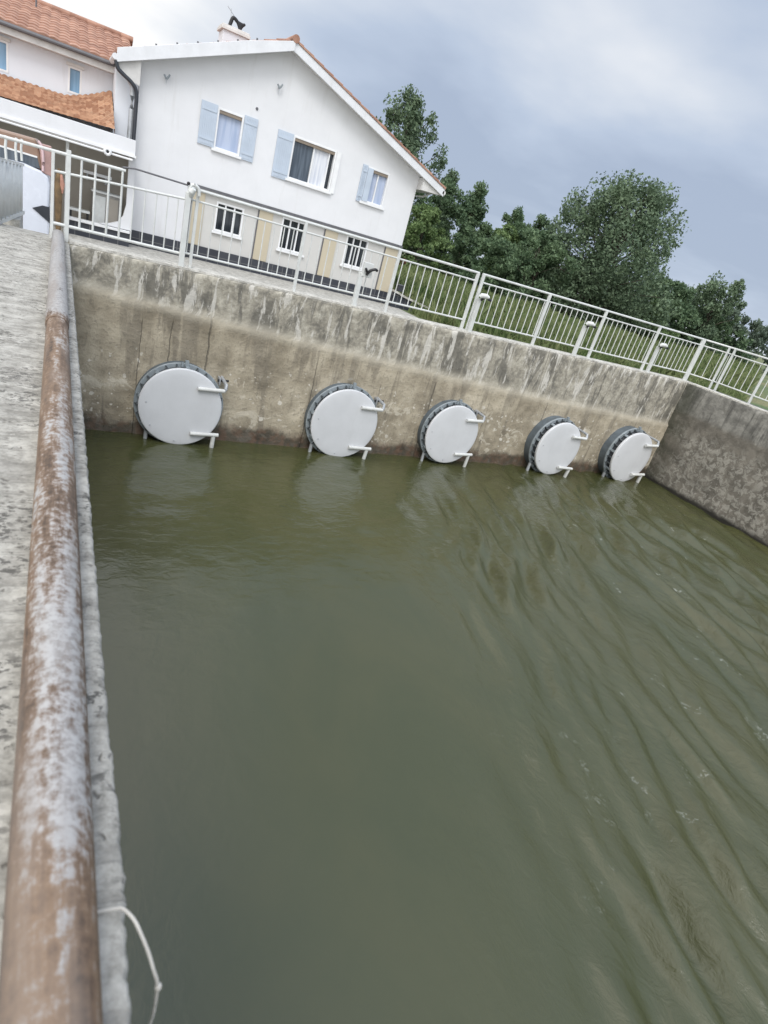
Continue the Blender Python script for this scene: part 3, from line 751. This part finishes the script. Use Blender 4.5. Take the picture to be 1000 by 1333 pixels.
obj('barge_board', MB().prism([(EL[0] - .02, EL[1] + .075), (3.6, roofz(3.6) + .075), (RX, RZ + .01), (RX, RZ - .185), (EL[0] - .02, EL[1] - .185)], 1, VY - .035, VY + .015), 'barge', rf, bevel=.006); obj('barge_board', barge(RX + .001, RZ, ER[0] + .02, ER[1] - .007), 'barge', rf, bevel=.006)
for k in range(6):   # tile clips along the left verge
    x = 1.6 + k * .42; obj('tile_clip', MB().box(x, x + .035, VY - .03, VY + .0, roofz(x) + .075, roofz(x) + .115), 'raildark', rf)
obj('eave_box', MB().prism([(EL[0] - .02, EL[1] - .05), (1.36, roofz(1.36) - .15), (1.36, 5.12), (1.22, 5.15), (1.0, 5.27), (EL[0] - .02, 5.32)], 1, VY + .06, VY + .09), 'soffit', hs)
obj('soffit', MB().prism([(8.875, roofz(8.875) - .16), (9.56, 5.17), (9.56, 5.135), (8.875, 5.10)], 1, VY + .06, BY - .05), 'soffit', hs)
obj('gutter', MB().tube([(9.60, VY, 5.22), (9.60, BY, 5.22)], .055, 12).tube([(9.58, FY + .3, 5.18), (9.3, FY + .3, 5.0), (8.93, FY + .3, 4.93), (8.93, FY + .3, 2.0)], .03, 10), 'soffit', hs, smooth=True)
obj('gutter', MB().tube([(.84, VY - .02, 5.49), (.84, BY, 5.49)], .06, 12), 'barge', hs, smooth=True)
obj('downpipe', MB().tube(smooth_path([(.86, VY + .0, 5.42), (.9, VY + .0, 5.30), (1.02, VY, 5.22), (1.2, VY, 5.12), (1.30, VY + .02, 4.98), (1.315, VY + .05, 4.6), (1.315, VY + .05, 3.69)]), .042, 12), 'pipe_black', hs, smooth=True)
obj('downpipe', MB().tube(smooth_path([(.88, VY + .14, 5.46), (1.0, VY + .14, 5.30), (1.18, VY + .14, 5.14), (1.235, VY + .14, 4.9), (1.225, VY + .14, 3.74)]), .055, 12), 'steel', hs, smooth=True)
chm = obj('chimney', MB().box(3.14, 3.72, 8.6, 9.1, 6.2, 6.93), 'render_old', rf, bevel=.01)
obj('chimney_cap', MB().box(3.09, 3.77, 8.55, 9.15, 6.93, 6.99).box(3.11, 3.75, 8.57, 9.13, 6.99, 7.035), 'soffit', chm, bevel=.006)
# wall brackets on the gable
for nm, x, z, lb in (('wall_bracket', 1.91, 5.47, 'small forked metal bracket on the white gable near the left eave'), ('wall_bracket', 4.46, 6.14, 'small metal insulator bracket high under the gable peak')):
    t = thing(nm, lb, 'bracket', (x, FY, z), 'insulator brackets on the white gable')
    obj('stem', MB().tube([(x, FY, z), (x + .01, FY - .10, z - .02), (x + .01, FY - .10, z - .14)], .011, 6), 'steel', t, smooth=True)
    obj('insulator', MB().tube([(x - .05, FY - .1, z + .06), (x - .02, FY - .1, z + .02), (x + .01, FY - .1, z - .02)], [.02, .022, .012], 8).tube([(x + .07, FY - .1, z + .09), (x + .04, FY - .1, z + .03), (x + .01, FY - .1, z - .02)], [.02, .022, .012], 8), 'ring', t, smooth=True)
obj0 = tag(obj('wall_vent', MB().latheY([(0, FY - .02), (.028, FY - .02), (.035, FY)], 12, 4.03, 5.56), 'raildark'), 'tiny dark round vent between the two left upstairs windows', 'vent')
# black figure and aerial on the chimney
def figure():
    t = thing('metal_figure', 'black metal animal figure arching on the chimney top', 'ornament', (3.45, 8.85, 7.035))
    me = bpy.data.meshes.new('figure_body')
    vs = [(3.30, 8.85, 7.035), (3.33, 8.85, 7.14), (3.37, 8.85, 7.27), (3.43, 8.85, 7.25), (3.52, 8.85, 7.19), (3.57, 8.85, 7.17), (3.565, 8.85, 7.09), (3.55, 8.85, 7.035), (3.63, 8.85, 7.20), (3.68, 8.85, 7.235)]
    ed = [(0, 1), (1, 2), (2, 3), (3, 4), (4, 5), (5, 6), (6, 7), (5, 8), (8, 9)]
    o0 = Vector(t['_o']); me.from_pydata([tuple(Vector(v) - o0) for v in vs], ed, [])
    o = bpy.data.objects.new('figure_body', me); C.objects.link(o); o.parent = t
    sk = o.modifiers.new('skin', 'SKIN'); 
    for i, r in enumerate((.042, .045, .05, .045, .04, .045, .038, .034, .03, .036)): me.skin_vertices[0].data[i].radius = (r, r)
    me.skin_vertices[0].data[4].use_root = True
    o.modifiers.new('sub', 'SUBSURF').levels = 2; o.modifiers['sub'].render_levels = 2
    me.materials.append(M['darkiron'])
    obj('base_bar', MB().box(3.24, 3.64, 8.82, 8.88, 7.03, 7.045), 'darkiron', t)
    t2 = thing('aerial', 'thin wire aerial sticking up behind the black chimney figure', 'aerial', (3.36, 9.0, 7.035))
    obj('mast', MB().tube([(3.36, 9.0, 7.03), (3.34, 9.0, 7.44)], .007, 6), 'steel', t2)
    obj('crossbar', MB().tube([(3.25, 9.0, 7.46), (3.46, 9.0, 7.30)], .008, 6), 'steel', t2)
figure()

# ---------------------------------------------------------------- LEFT BUILDING WITH CARPORT
lb = thing('house', 'old white building with clay roof and open carport, left of the gabled house', 'house', (-2, 9, G))
W1 = [(-1.85, -1.16, 4.60, 5.17), (-.02, .26, 4.63, 5.15)]
obj('upper_wall', wall_with_holes(9., -8, 1.37, 3.9, lambda x: 5.46, W1), 'render_old', lb)
for h in W1:
    x0, x1, z0, z1 = h
    w = obj('window', MB().box(x0, x0 + .04, 8.99, 9.1, z0, z1).box(x1 - .04, x1, 8.99, 9.1, z0, z1).box(x0 + .04, x1 - .04, 8.992, 9.1, z1 - .04, z1).box(x0 + .04, x1 - .04, 8.992, 9.1, z0, z0 + .04), 'frame', lb)
    obj('pane', MB().box(x0 + .03, x1 - .03, 9.06, 9.08, z0 + .03, z1 - .03), 'glass_blue', w)
    obj('lintel', MB().box(x0 - .04, x1 + .04, 8.95, 8.99, z1 + .0, z1 + .06), 'soffit', w)
obj('eave_board', MB().box(-8, 1.3, 8.72, 8.99, 5.28, 5.40), 'soffit', lb)
obj('gutter', MB().tube([(-8, 8.66, 5.44), (1.05, 8.66, 5.44)], .045, 10), 'raildark', lb, smooth=True)
rl = tiles((-8, 8.66, 5.49), (1, 0, 0), (0, 3.4, .98), 9.4, math.hypot(3.4, .98), .2, .3, 'roof', 'tile', lb, .022)
obj('ridge_tile', MB().tube([(-8, 12.06, 6.50), (1.5, 12.06, 6.50)], .07, 12), 'tile', lb, smooth=True)
obj('ridge_post', MB().tube([(-.72, 11.3, 6.25), (-.72, 11.3, 6.48)], .02, 8).sphere((-.72, 11.3, 6.5), .04, 8, 6), 'raildark', lb, smooth=True)
obj('back_roof', MB().prism([(12.06, 6.47), (15.5, 5.49), (15.5, 5.4), (12.06, 6.4)], 0, -8, 1.5), 'tile', lb)
def lean(a):
    x = -8 + a
    if x < -1.2: return 2.02
    if x < -.06: return 2.02
    return 2.02 + (x + .06) * .17
ptz = (4.46 - 4.03) / 2.0
# lean-to of small orange tiles over the carport, its head swept up against the house
P = []; 
def leanpoint(x, f, up=0):
    hd = 4.52 if x < -.1 else 4.52 + .42 * ((x + .1) / .98) ** 1.25
    z0 = 4.02 + .07 * max(0, (x + 1.2) / 2.1)
    y = 7.02 + 1.93 * f; z = z0 + (hd - z0) * f
    return (x, y, z + up)
nxx = 380; nr = 16
for j in range(nr):
    for e in (0, 1):
        f = min(1, (j + e * .985) / nr); r = []
        for i in range(nxx + 1):
            x = -6.5 + (7.38) * i / nxx; a = (x + 6.5) / .12 + (.5 if j % 2 else 0)
            r.append(leanpoint(x, f, .035 * (1 - e) + (.028 if j else .008) * abs(math.sin(PI * a)) + .006 * mn.noise((math.floor(a) * 3.3, j * 5.1, 0))))
        P.append(r)
mb = MB().quadgrid(P)
mb.quadgrid([[(q[-1]) for q in P], [(q[-1][0], q[-1][1], q[-1][2] - .1) for q in P]])
obj('lean_to_roof', mb, 'tile2', lb, smooth=True, split=40)
obj('pier', MB().box(.90, 1.37, 8.02, 8.98, 3.75, 5.44), 'render_old', lb)
obj('fascia', MB().box(-8, 1.30, 6.88, 7.04, 3.735, 4.035), 'render', lb, bevel=.008)
obj('fascia_trim', MB().box(-8, 1.32, 6.84, 6.88, 3.70, 3.742).tube([(-8, 6.86, 3.655), (1.25, 6.86, 3.645)], .022, 8), 'frame', lb)
obj('carport_ceiling', MB().box(-8, 1.36, 7.05, 8.98, 3.70, 3.76), 'soffit', lb)
obj('back_wall', MB().box(-8, 1.36, 8.5, 8.7, G, 3.69), 'carport', lb)
obj('post', MB().box(-.03, .03, 7.1, 7.16, G, 3.70), 'rail', lb, bevel=.004)
obj('low_wall', MB().box(.06, 1.34, 7.3, 7.5, G, 2.10), 'plinth', lb)
obj('low_wall_cap', MB().box(.04, 1.34, 7.26, 7.54, 2.10, 2.155), 'frame', lb, bevel=.006)
obj('side_wall', MB().prism([(1.36, 2.17), (1.36, 3.69), (1.22, 3.69), (1.23, 2.7), (1.18, 2.45), (1.08, 2.30), (.9, 2.22), (.7, 2.17)], 1, 7.35, 7.46), 'render', lb)
t = thing('round_lamp', 'round white lamp with dark centre on the carport fascia', 'lamp', (.75, 6.83, 3.66))
obj('housing', MB().latheY([(.03, 6.79), (.05, 6.78), (.075, 6.79), (.085, 6.82), (.08, 6.86), (0, 6.86)], 24, .75, 3.665), 'frame', t, smooth=True)
obj('lens', MB().latheY([(0, 6.785), (.032, 6.79), (.034, 6.81)], 16, .75, 3.665), 'darkiron', t, smooth=True)
# things kept in the carport
t = thing('cabinet', 'weathered grey cabinet standing inside the carport behind the low wall', 'cabinet', (.75, 8.0, G))
obj('body', MB().box(.55, 1.12, 7.75, 8.3, G, 2.78), 'grey', t, bevel=.01); obj('top_board', MB().box(.52, 1.15, 7.71, 8.34, 2.78, 2.82), 'rail', t)
obj('door', MB().box(.58, .82, 7.725, 7.748, G + .1, 2.72), 'rail', t, bevel=.004); obj('door', MB().box(.85, 1.09, 7.725, 7.748, G + .1, 2.72), 'carport', t, bevel=.004)
t = thing('bench', 'pale narrow bench in the carport beside the white post', 'bench', (.25, 7.85, G))
obj('seat', MB().box(.06, .5, 7.65, 8.05, 2.28, 2.33), 'rail', t, bevel=.006)
for x in (.09, .44): obj('leg', MB().box(x, x + .04, 7.69, 8.01, G, 2.28), 'darkiron', t)
t = thing('wall_shelf', 'short white shelf fixed to the carport back wall', 'shelf', (.6, 8.45, 3.2))
obj('board', MB().box(.35, .95, 8.2, 8.498, 3.10, 3.16), 'frame', t); obj('bracket', MB().box(.42, .45, 8.3, 8.498, 2.96, 3.10), 'steel', t); obj('bracket', MB().box(.82, .85, 8.3, 8.498, 2.96, 3.10), 'steel', t)
t = thing('rolled_awning', 'brown rolled cloth with a pinkish fold hanging beside the white post', 'cloth', (-.16, 7.0, G))
obj('roll', MB().tube([(-.13, 6.9, G + .05), (-.14, 6.9, 2.3), (-.145, 6.9, 2.8), (-.14, 6.9, 3.08)], [.05, .065, .085, .03], 12), 'cloth', t, smooth=True)
obj('fold', MB().tube([(-.07, 6.84, 2.62), (-.075, 6.83, 2.8), (-.10, 6.84, 2.98)], [.012, .05, .02], 10), 'clothpink', t, smooth=True)

# ---------------------------------------------------------------- PARKED VAN
t = thing('parked_van', 'white van with tan roof and faded red tail lamp parked behind the short railing', 'van', (-2.3, 3.6, G))
gz = 1.86
body = [(-4.5, gz + .28), (-4.5, gz + .85), (-4.2, gz + 1.0), (-3.5, gz + 1.16), (-.62, gz + 1.28), (-.38, gz + 1.235), (-.285, gz + 1.18), (-.262, gz + 1.05), (-.272, gz + .75), (-.255, gz + .5), (-.27, gz + .24),
        (-.75, gz + .22), (-.80, gz + .45), (-.95, gz + .62), (-1.15, gz + .66), (-1.35, gz + .6), (-1.48, gz + .42), (-1.52, gz + .22), (-3.3, gz + .22), (-3.35, gz + .45), (-3.5, gz + .62), (-3.7, gz + .66), (-3.9, gz + .6), (-4.02, gz + .42), (-4.06, gz + .25)]
obj('body', MB().prism(body, 1, 3.0, 4.6), 'carwhite', t, bevel=.03)
obj('cabin', MB().prism([(-3.45, gz + 1.17), (-2.7, gz + 1.62), (-.46, gz + 1.66), (-.34, gz + 1.24), (-.62, gz + 1.28)], 1, 3.05, 4.55), 'cartan', t, bevel=.03)
obj('side_window', MB().prism([(-2.2, gz + 1.27), (-2.2, gz + 1.44), (-.44, gz + 1.40), (-.40, gz + 1.262)], 1, 3.036, 3.06), 'glass_room', t)
obj('window_trim', MB().prism([(-2.2, gz + 1.44), (-2.2, gz + 1.465), (-.44, gz + 1.425), (-.44, gz + 1.40)], 1, 3.03, 3.06), 'frame', t)
obj('tail_lamp', MB().prism([(-.375, gz + 1.22), (-.42, gz + 1.62), (-.25, gz + 1.62), (-.24, gz + 1.19)], 1, 3.012, 3.2), 'tail', t, bevel=.012)
obj('tail_trim', MB().tube(smooth_path([(-.43, 3.01, gz + 1.64), (-.385, 3.0, gz + 1.58), (-.36, 3.0, gz + 1.42), (-.36, 3.0, gz + 1.24)]), .02, 10), 'tailpink', t, smooth=True)
obj('bumper_trim', MB().prism([(-.50, gz + .67), (-.36, gz + .74), (-.262, gz + .74), (-.25, gz + .50)], 1, 2.985, 3.2), 'pipe_black', t)
for x in (-1.15, -3.7):
    wv = obj('wheel', MB().latheY([(.18, 3.04), (.30, 3.03), (.32, 3.05), (.32, 3.2), (.18, 3.22)], 32, x, gz + .32), 'rubber', t, smooth=True)
    obj('rim', MB().latheY([(0, 3.05), (.05, 3.04), (.18, 3.06), (.18, 3.1)], 24, x, gz + .32), 'steel', wv, smooth=True)

# ---------------------------------------------------------------- LOW GARDEN WALL beside the house
t = thing('garden_wall', 'low dark tiled wall with sloping grey cap at the right corner of the house', 'wall', (9.5, 7.6, G))
obj('tiled_face', MB().prism([(8.9, G), (11.0, G), (11.0, 1.86), (9.3, 2.14), (8.9, 2.24)], 1, 7.75, 7.95), 'plinth', t)
obj('cap', MB().prism([(8.9, 2.245), (9.3, 2.145), (11.02, 1.862), (11.02, 1.92), (9.3, 2.205), (8.9, 2.305)], 1, 7.68, 8.3), 'cope', t)
t = thing('planter', 'small black box planter on the tiled wall at the house corner', 'planter', (9.15, 7.85, 2.28))
obj('box', MB().box(9.0, 9.2, 7.78, 7.93, 2.29, 2.47), 'gasket', t, bevel=.01); obj('rim', MB().box(8.99, 9.21, 7.77, 7.94, 2.47, 2.49), 'raildark', t)

# ---------------------------------------------------------------- VEGETATION
def mesh_np(name, V, F, m, parent=None):
    me = bpy.data.meshes.new(name)
    me.vertices.add(len(V)); me.vertices.foreach_set('co', np.ascontiguousarray(V, dtype=np.float32).ravel())
    n = F.shape[1]
    me.loops.add(F.size); me.loops.foreach_set('vertex_index', F.ravel().astype(np.int32))
    me.polygons.add(len(F)); me.polygons.foreach_set('loop_start', np.arange(0, F.size, n, dtype=np.int32))
    me.update(calc_edges=True); me.materials.append(M[m])
    o = bpy.data.objects.new(name, me); C.objects.link(o)
    if parent is not None: o.parent = parent
    return o
def leaves(cent, size, r):
    n = len(cent)
    a = r.normal(size=(n, 3)); a /= np.linalg.norm(a, axis=1)[:, None]
    b = r.normal(size=(n, 3)); b -= a * (a * b).sum(1)[:, None]; b /= np.linalg.norm(b, axis=1)[:, None]
    s = size * r.uniform(.6, 1.4, (n, 1))
    V = np.stack([cent - a * s * .5, cent + b * s * .3, cent + a * s * .55, cent - b * s * .3], 1).reshape(-1, 3)
    return V, np.arange(4 * n).reshape(n, 4)
def crown(seed, h, w, base, prof, nclump, nleaf, leaf, flat=.8):
    """leaf clumps spread through an uneven envelope; returns leaf centres and clump centres"""
    r = np.random.default_rng(seed); cl = []
    lob = r.uniform(0, 2 * PI, 4)
    while len(cl) < nclump:
        f = r.uniform(0, 1); rad = prof(f) * w / 2; a = r.uniform(0, 2 * PI)
        rad *= .78 + .22 * math.sin(3 * a + lob[0] + 4 * f) + .12 * math.sin(5 * a + lob[1] - 7 * f)
        q = rad * math.sqrt(r.uniform(.12, 1))
        cl.append((q * math.cos(a), q * math.sin(a), base + f * (h - base)))
    cl = np.array(cl); cs = r.uniform(.45, 1.25, nclump) * (w * .062 + .16)
    k = r.integers(0, nclump, nleaf)
    d = r.normal(size=(nleaf, 3)); d /= np.linalg.norm(d, axis=1)[:, None]
    P = cl[k] + d * (cs[k] * r.uniform(.25, 1.1, nleaf) ** .7)[:, None] * np.array([1, 1, flat])
    return P, cl, r
def tree(name, label, cat, loc, h, w, base, prof, nclump, nleaf, leaf, mat_, seed, trunk=.02, flat=.8, group=None):
    t = thing(name, label, cat, loc, group)
    P, cl, r = crown(seed, h, w, base, prof, nclump, nleaf, leaf, flat)
    V, F = leaves(P, leaf, r); mesh_np('crown', V, F, mat_, t)
    mb = MB(); R = h * trunk
    mb.tube([(0, 0, -.1), (.02 * h * r.normal(), .02 * h * r.normal(), h * .35), (.02 * h * r.normal(), .02 * h * r.normal(), h * .88)], [R * 1.25, R * .8, R * .15], 8)
    for c in cl[r.permutation(nclump)[:max(6, nclump // 3)]]:
        z0 = max(base * .6, c[2] * r.uniform(.5, .8)); 
        mb.tube([(0, 0, z0), (c[0] * .5, c[1] * .5, z0 + (c[2] - z0) * .6), tuple(c)], [R * .4, R * .22, R * .08], 5)
    t['_o'] = (0, 0, 0); o = obj('trunk', mb, 'bark', t, smooth=True)
    return t
pop = lambda f: (.45 + 1.0 * f) if f < .5 else max(.15, .95 * (1 - ((f - .5) / .52) ** 2.2) if f < 1 else .15)
con = lambda f: max(.10, (1 - f) ** .8)
bro = lambda f: max(.22, math.sin(PI * min(1, .2 + .74 * f)) ** .6)
bsh = lambda f: max(.2, math.sqrt(max(0, 1 - f * f)))
tree('poplar_tree', 'tall loose poplar rising behind the right eave of the white house', 'tree', (26.0, 45, G), 13.4, 9.0, 2.0, pop, 150, 17000, .27, 'leafP', 3, .018, 1.3)
tree('young_tree', 'slim young tree just right of the white house eave, below the tall poplar', 'tree', (31.2, 44, G), 8.6, 5.8, .6, con, 90, 9000, .26, 'leafP', 5, .02, 1.2)
tree('pointed_tree', 'pointed dark tree standing alone between the house and the tall round tree', 'tree', (34.7, 44, G), 8.6, 6.6, .3, con, 100, 11000, .26, 'leafD', 8, .02, 1.2)
tree('slim_tree', 'dark twin topped tree in the gap left of the large tree', 'tree', (41.2, 46, G), 8.0, 4.8, .6, pop, 70, 8000, .26, 'leafD', 12, .02, 1.2)
tree('slim_tree', 'round topped dark tree behind the bright bushes, middle of the gap', 'tree', (44.6, 46, G), 8.2, 5.0, .6, pop, 70, 8000, .26, 'leafD', 13, .02, 1.2)
tree('slim_tree', 'pale thin tree touching the left side of the large tree', 'tree', (47.7, 47, G), 8.2, 3.8, .6, pop, 50, 5500, .26, 'leafG', 14, .02, 1.3)
tree('broad_tree', 'largest broad green tree, filling the skyline above the railing', 'tree', (35.9, 26, G), 9.8, 12.4, .5, bro, 330, 42000, .22, 'leafP', 21, .02, 1.0)
tree('broad_tree', 'dark lower tree growing at the left foot of the largest tree', 'tree', (30.6, 27.5, G), 5.2, 6.6, .3, bro, 110, 13000, .21, 'leafD', 22)
tree('broad_tree', 'dark bushy tree between the largest tree and the spreading tree at the right', 'tree', (46.2, 28, G), 5.2, 7.0, .3, bro, 120, 13000, .24, 'leafD', 23)
tree('leaning_tree', 'grey green tree with spreading limbs furthest right against the sky', 'tree', (52.0, 27.5, G), 6.8, 6.6, .5, lambda f: .35 + .7 * f if f < .7 else .9 - .9 * (f - .7), 80, 9000, .25, 'leafP', 24, .02, 1.2)
tree('leafy_bush', 'bright green bush at the middle of the meadow edge', 'bush', (34.5, 37.5, G), 5.6, 5.4, .1, bsh, 70, 8500, .24, 'leafB', 31)
tree('leafy_bush', 'bright green bush left of the largest tree, below the twin topped tree', 'bush', (38.0, 35.5, G), 5.0, 6.2, .1, bsh, 70, 8500, .24, 'leafB', 32)
tree('leafy_bush', 'yellow green bush at the right foot of the largest tree', 'bush', (38.8, 22.6, G), 2.9, 4.4, .1, bsh, 60, 8000, .19, 'leafB', 33)
tree('leafy_bush', 'bright green bush directly right of the white house corner', 'bush', (25.8, 37, G), 5.0, 6.4, .1, bsh, 70, 9000, .24, 'leafB', 34)
tree('leafy_bush', 'rust red shrub peeping over the railing beside the house corner', 'bush', (21.2, 33, G), 2.5, 3., .1, bsh, 20, 2500, .18, 'leafR', 35)
# far wood and thicket that read as one mass
def mass(name, label, pts, mat_, seed, nleaf, leaf):
    r = np.random.default_rng(seed); A = []
    per = nleaf // len(pts)
    for i, (x, y, h, w) in enumerate(pts):
        P, cl, _ = crown(seed * 100 + i, h, w, .1, bsh, 26, per, leaf); P = P + np.array([x, y, G]); A.append(P)
    V, F = leaves(np.concatenate(A), leaf, r)
    o = mesh_np(name, V, F, mat_); o['kind'] = 'stuff'; o['label'] = label; o['category'] = 'bushes'
    return o
r = np.random.default_rng(99)
mass('thicket', 'dense dark undergrowth along the foot of the trees', [(21 + 1.6 * i + r.uniform(-1, 1), 40.5 - .18 * 1.6 * i + r.uniform(-2, 2), r.uniform(4.6, 7.2) + max(0, 1.6 - .2 * i), r.uniform(5, 7.5)) for i in range(17)]
     + [(27 + 1.9 * i + r.uniform(-1, 1), 30 - .12 * i * 1.2 + r.uniform(-1.5, 1.5), r.uniform(3., 4.6), r.uniform(4, 6)) for i in range(17)], 'leafD', 41, 90000, .25)
mass('far_wood', 'blue green wood far away at the right edge of the meadow', [(54 + 3.4 * i, 39 - 1.1 * i + r.uniform(-3, 3), r.uniform(4.6, 6.4), 8) for i in range(24)] + [(56 + 3 * i, 28.5 - .8 * i, 4.6 - .2 * i, 6.5) for i in range(5)] + [(20 + 8 * i, 66, r.uniform(6, 9), 11) for i in range(8)], 'leafG', 43, 62000, .36)
# long grass
def grass():
    n = 170000
    th = np.arctan(rng.uniform(.42, 1.75, n)); rr = np.exp(rng.uniform(math.log(12), math.log(80), n))
    x = -.1 + rr * np.sin(th); y = -9 + rr * np.cos(th)
    keep = ~((x < 9.4) & (y < 19)) & ~((x < 11.1) & (y > 7.5) & (y < 8.4)) & ~((x < 14.1) & (y < .7)); x, y = x[keep], y[keep]
    n = len(x); cl = np.clip(.5 + .22 * np.sin(x * .9 + 2.1 * np.sin(y * .37)) + .2 * np.sin(y * .8 + 1.7 * np.sin(x * .53)) + .18 * np.sin(x * 2.3 + y * 1.9) + rng.normal(0, .18, n), .05, 1)
    h = rng.uniform(.2, .62, n) * (.5 + .9 * cl); h[(y < 4.5)] *= .55
    a = rng.uniform(0, 2 * PI, n); w = .012 + .0018 * np.hypot(x, y + 9) * rng.uniform(.5, 1.2, n); ln = rng.normal(0, .16, (n, 2))
    B = np.stack([x, y, np.full(n, G)], 1); d = np.stack([np.cos(a) * w, np.sin(a) * w, np.zeros(n)], 1)
    m1 = B + np.stack([ln[:, 0] * .4 * h, ln[:, 1] * .4 * h, h * .6], 1); T = B + np.stack([ln[:, 0] * 1.6 * h, ln[:, 1] * 1.6 * h, h], 1)
    V = np.stack([B - d, B + d, m1 + d * .7, T, m1 - d * .7], 1).reshape(-1, 3)
    o = mesh_np('grass', V, np.arange(5 * n).reshape(n, 5), 'grass'); o['kind'] = 'stuff'; o['label'] = 'long green and straw coloured meadow grass behind the railing'; o['category'] = 'grass'
grass()

# ---------------------------------------------------------------- SKY AND LIGHT
SUN_EL, SUN_AZ = math.radians(52), math.radians(205)     # azimuth clockwise from +Y: behind the camera, a little left
w = bpy.data.worlds.new('World'); scene.world = w; w.use_nodes = True
t = NT(w); bg = t.n['Background']; out = t.n['World Output']
sky = t.add('ShaderNodeTexSky', sky_type='NISHITA'); sky.sun_disc = False; sky.sun_elevation = SUN_EL; sky.sun_rotation = SUN_AZ
t.l.new(sky.outputs[0], bg.inputs[0]); bg.inputs[1].default_value = .1
d = t.add('ShaderNodeTexCoord').outputs['Generated']; dx, dy, dz = t.sep(d)[:3]
zz = t.math('MAXIMUM', t.math('ADD', dz, .16), .04)
cp = t.comb(t.math('DIVIDE', dx, zz), t.math('DIVIDE', dy, zz), 0.)
n1 = t.noise(t.scale(cp, (1, 1, 1), loc=(1.7, .4, 0)), .36, 6, .5, .4)
n2 = t.noise(t.scale(cp, (1, 1, 1), loc=(5.2, 2.1, 0)), 1.1, 7, .55, .2)
cl = t.math('MULTIPLY_ADD', t.math('SUBTRACT', t.math('ADD', t.math('MULTIPLY', n1, .82), t.math('MULTIPLY', n2, .18)), .5), 2.1, .5)
# thin bright cloud to the left of the house, heavy blue-grey cloud to the right
side = t.mr(t.math('DIVIDE', dx, t.math('MAXIMUM', t.math('SQRT', t.math('ADD', t.math('MULTIPLY', dx, dx), t.math('MULTIPLY', dy, dy))), .01)), -.05, .55, .54, -.03)
cl = t.math('ADD', cl, side)
col = t.ramp(cl, [(.34, (.43, .51, .655)), (.48, (.53, .615, .76)), (.60, (.67, .735, .84)), (.74, (.84, .875, .93)), (.86, (1.05, 1.05, 1.05))])
sd = (math.sin(SUN_AZ) * math.cos(SUN_EL), math.cos(SUN_AZ) * math.cos(SUN_EL), math.sin(SUN_EL))
dot = t.math('ADD', t.math('ADD', t.math('MULTIPLY', dx, sd[0]), t.math('MULTIPLY', dy, sd[1])), t.math('MULTIPLY', dz, sd[2]))
glow = t.math('ADD', t.mr(dot, .05, 1., 1., 1.75), t.mr(dz, .33, .85, 0., .75))
bg2 = t.add('ShaderNodeBackground'); t.put(bg2.inputs[0], col); t.put(bg2.inputs[1], glow)
mx = t.add('ShaderNodeMixShader'); mx.inputs[0].default_value = .93
t.l.new(bg.outputs[0], mx.inputs[1]); t.l.new(bg2.outputs[0], mx.inputs[2]); t.l.new(mx.outputs[0], out.inputs[0])
sl = bpy.data.lights.new('sun', 'SUN'); sl.energy = 1.35; sl.angle = math.radians(22); sl.color = (1, .98, .955)
so = bpy.data.objects.new('sun', sl); C.objects.link(so); so.rotation_euler = Vector(sd).to_track_quat('Z', 'Y').to_euler()

# ---------------------------------------------------------------- CAMERA
cam = bpy.data.cameras.new('camera'); co = bpy.data.objects.new('camera', cam); C.objects.link(co); scene.camera = co
r_ = Vector((0.86533594, -0.42708554, 0.26228164)); d_ = Vector((0.02307572, -0.48880993, -0.87208507)); f_ = Vector((0.50066079, 0.76069889, -0.41312949))
co.matrix_world = Matrix(((r_.x, -d_.x, -f_.x, -.1222), (r_.y, -d_.y, -f_.y, -8.9419), (r_.z, -d_.z, -f_.z, 3.5761), (0, 0, 0, 1)))
cam.sensor_fit = 'VERTICAL'; cam.sensor_height = 36; cam.lens = 748.925 / 1333 * 36
cam.clip_start = .05; cam.clip_end = 3000
cam.dof.use_dof = True; cam.dof.focus_distance = 11; cam.dof.aperture_fstop = 3.6
scene.view_settings.view_transform = 'Standard'; scene.view_settings.look = 'None'; scene.view_settings.exposure = 0; scene.view_settings.gamma = 1
for o in C.objects:
    if '_o' in o.keys(): del o['_o']
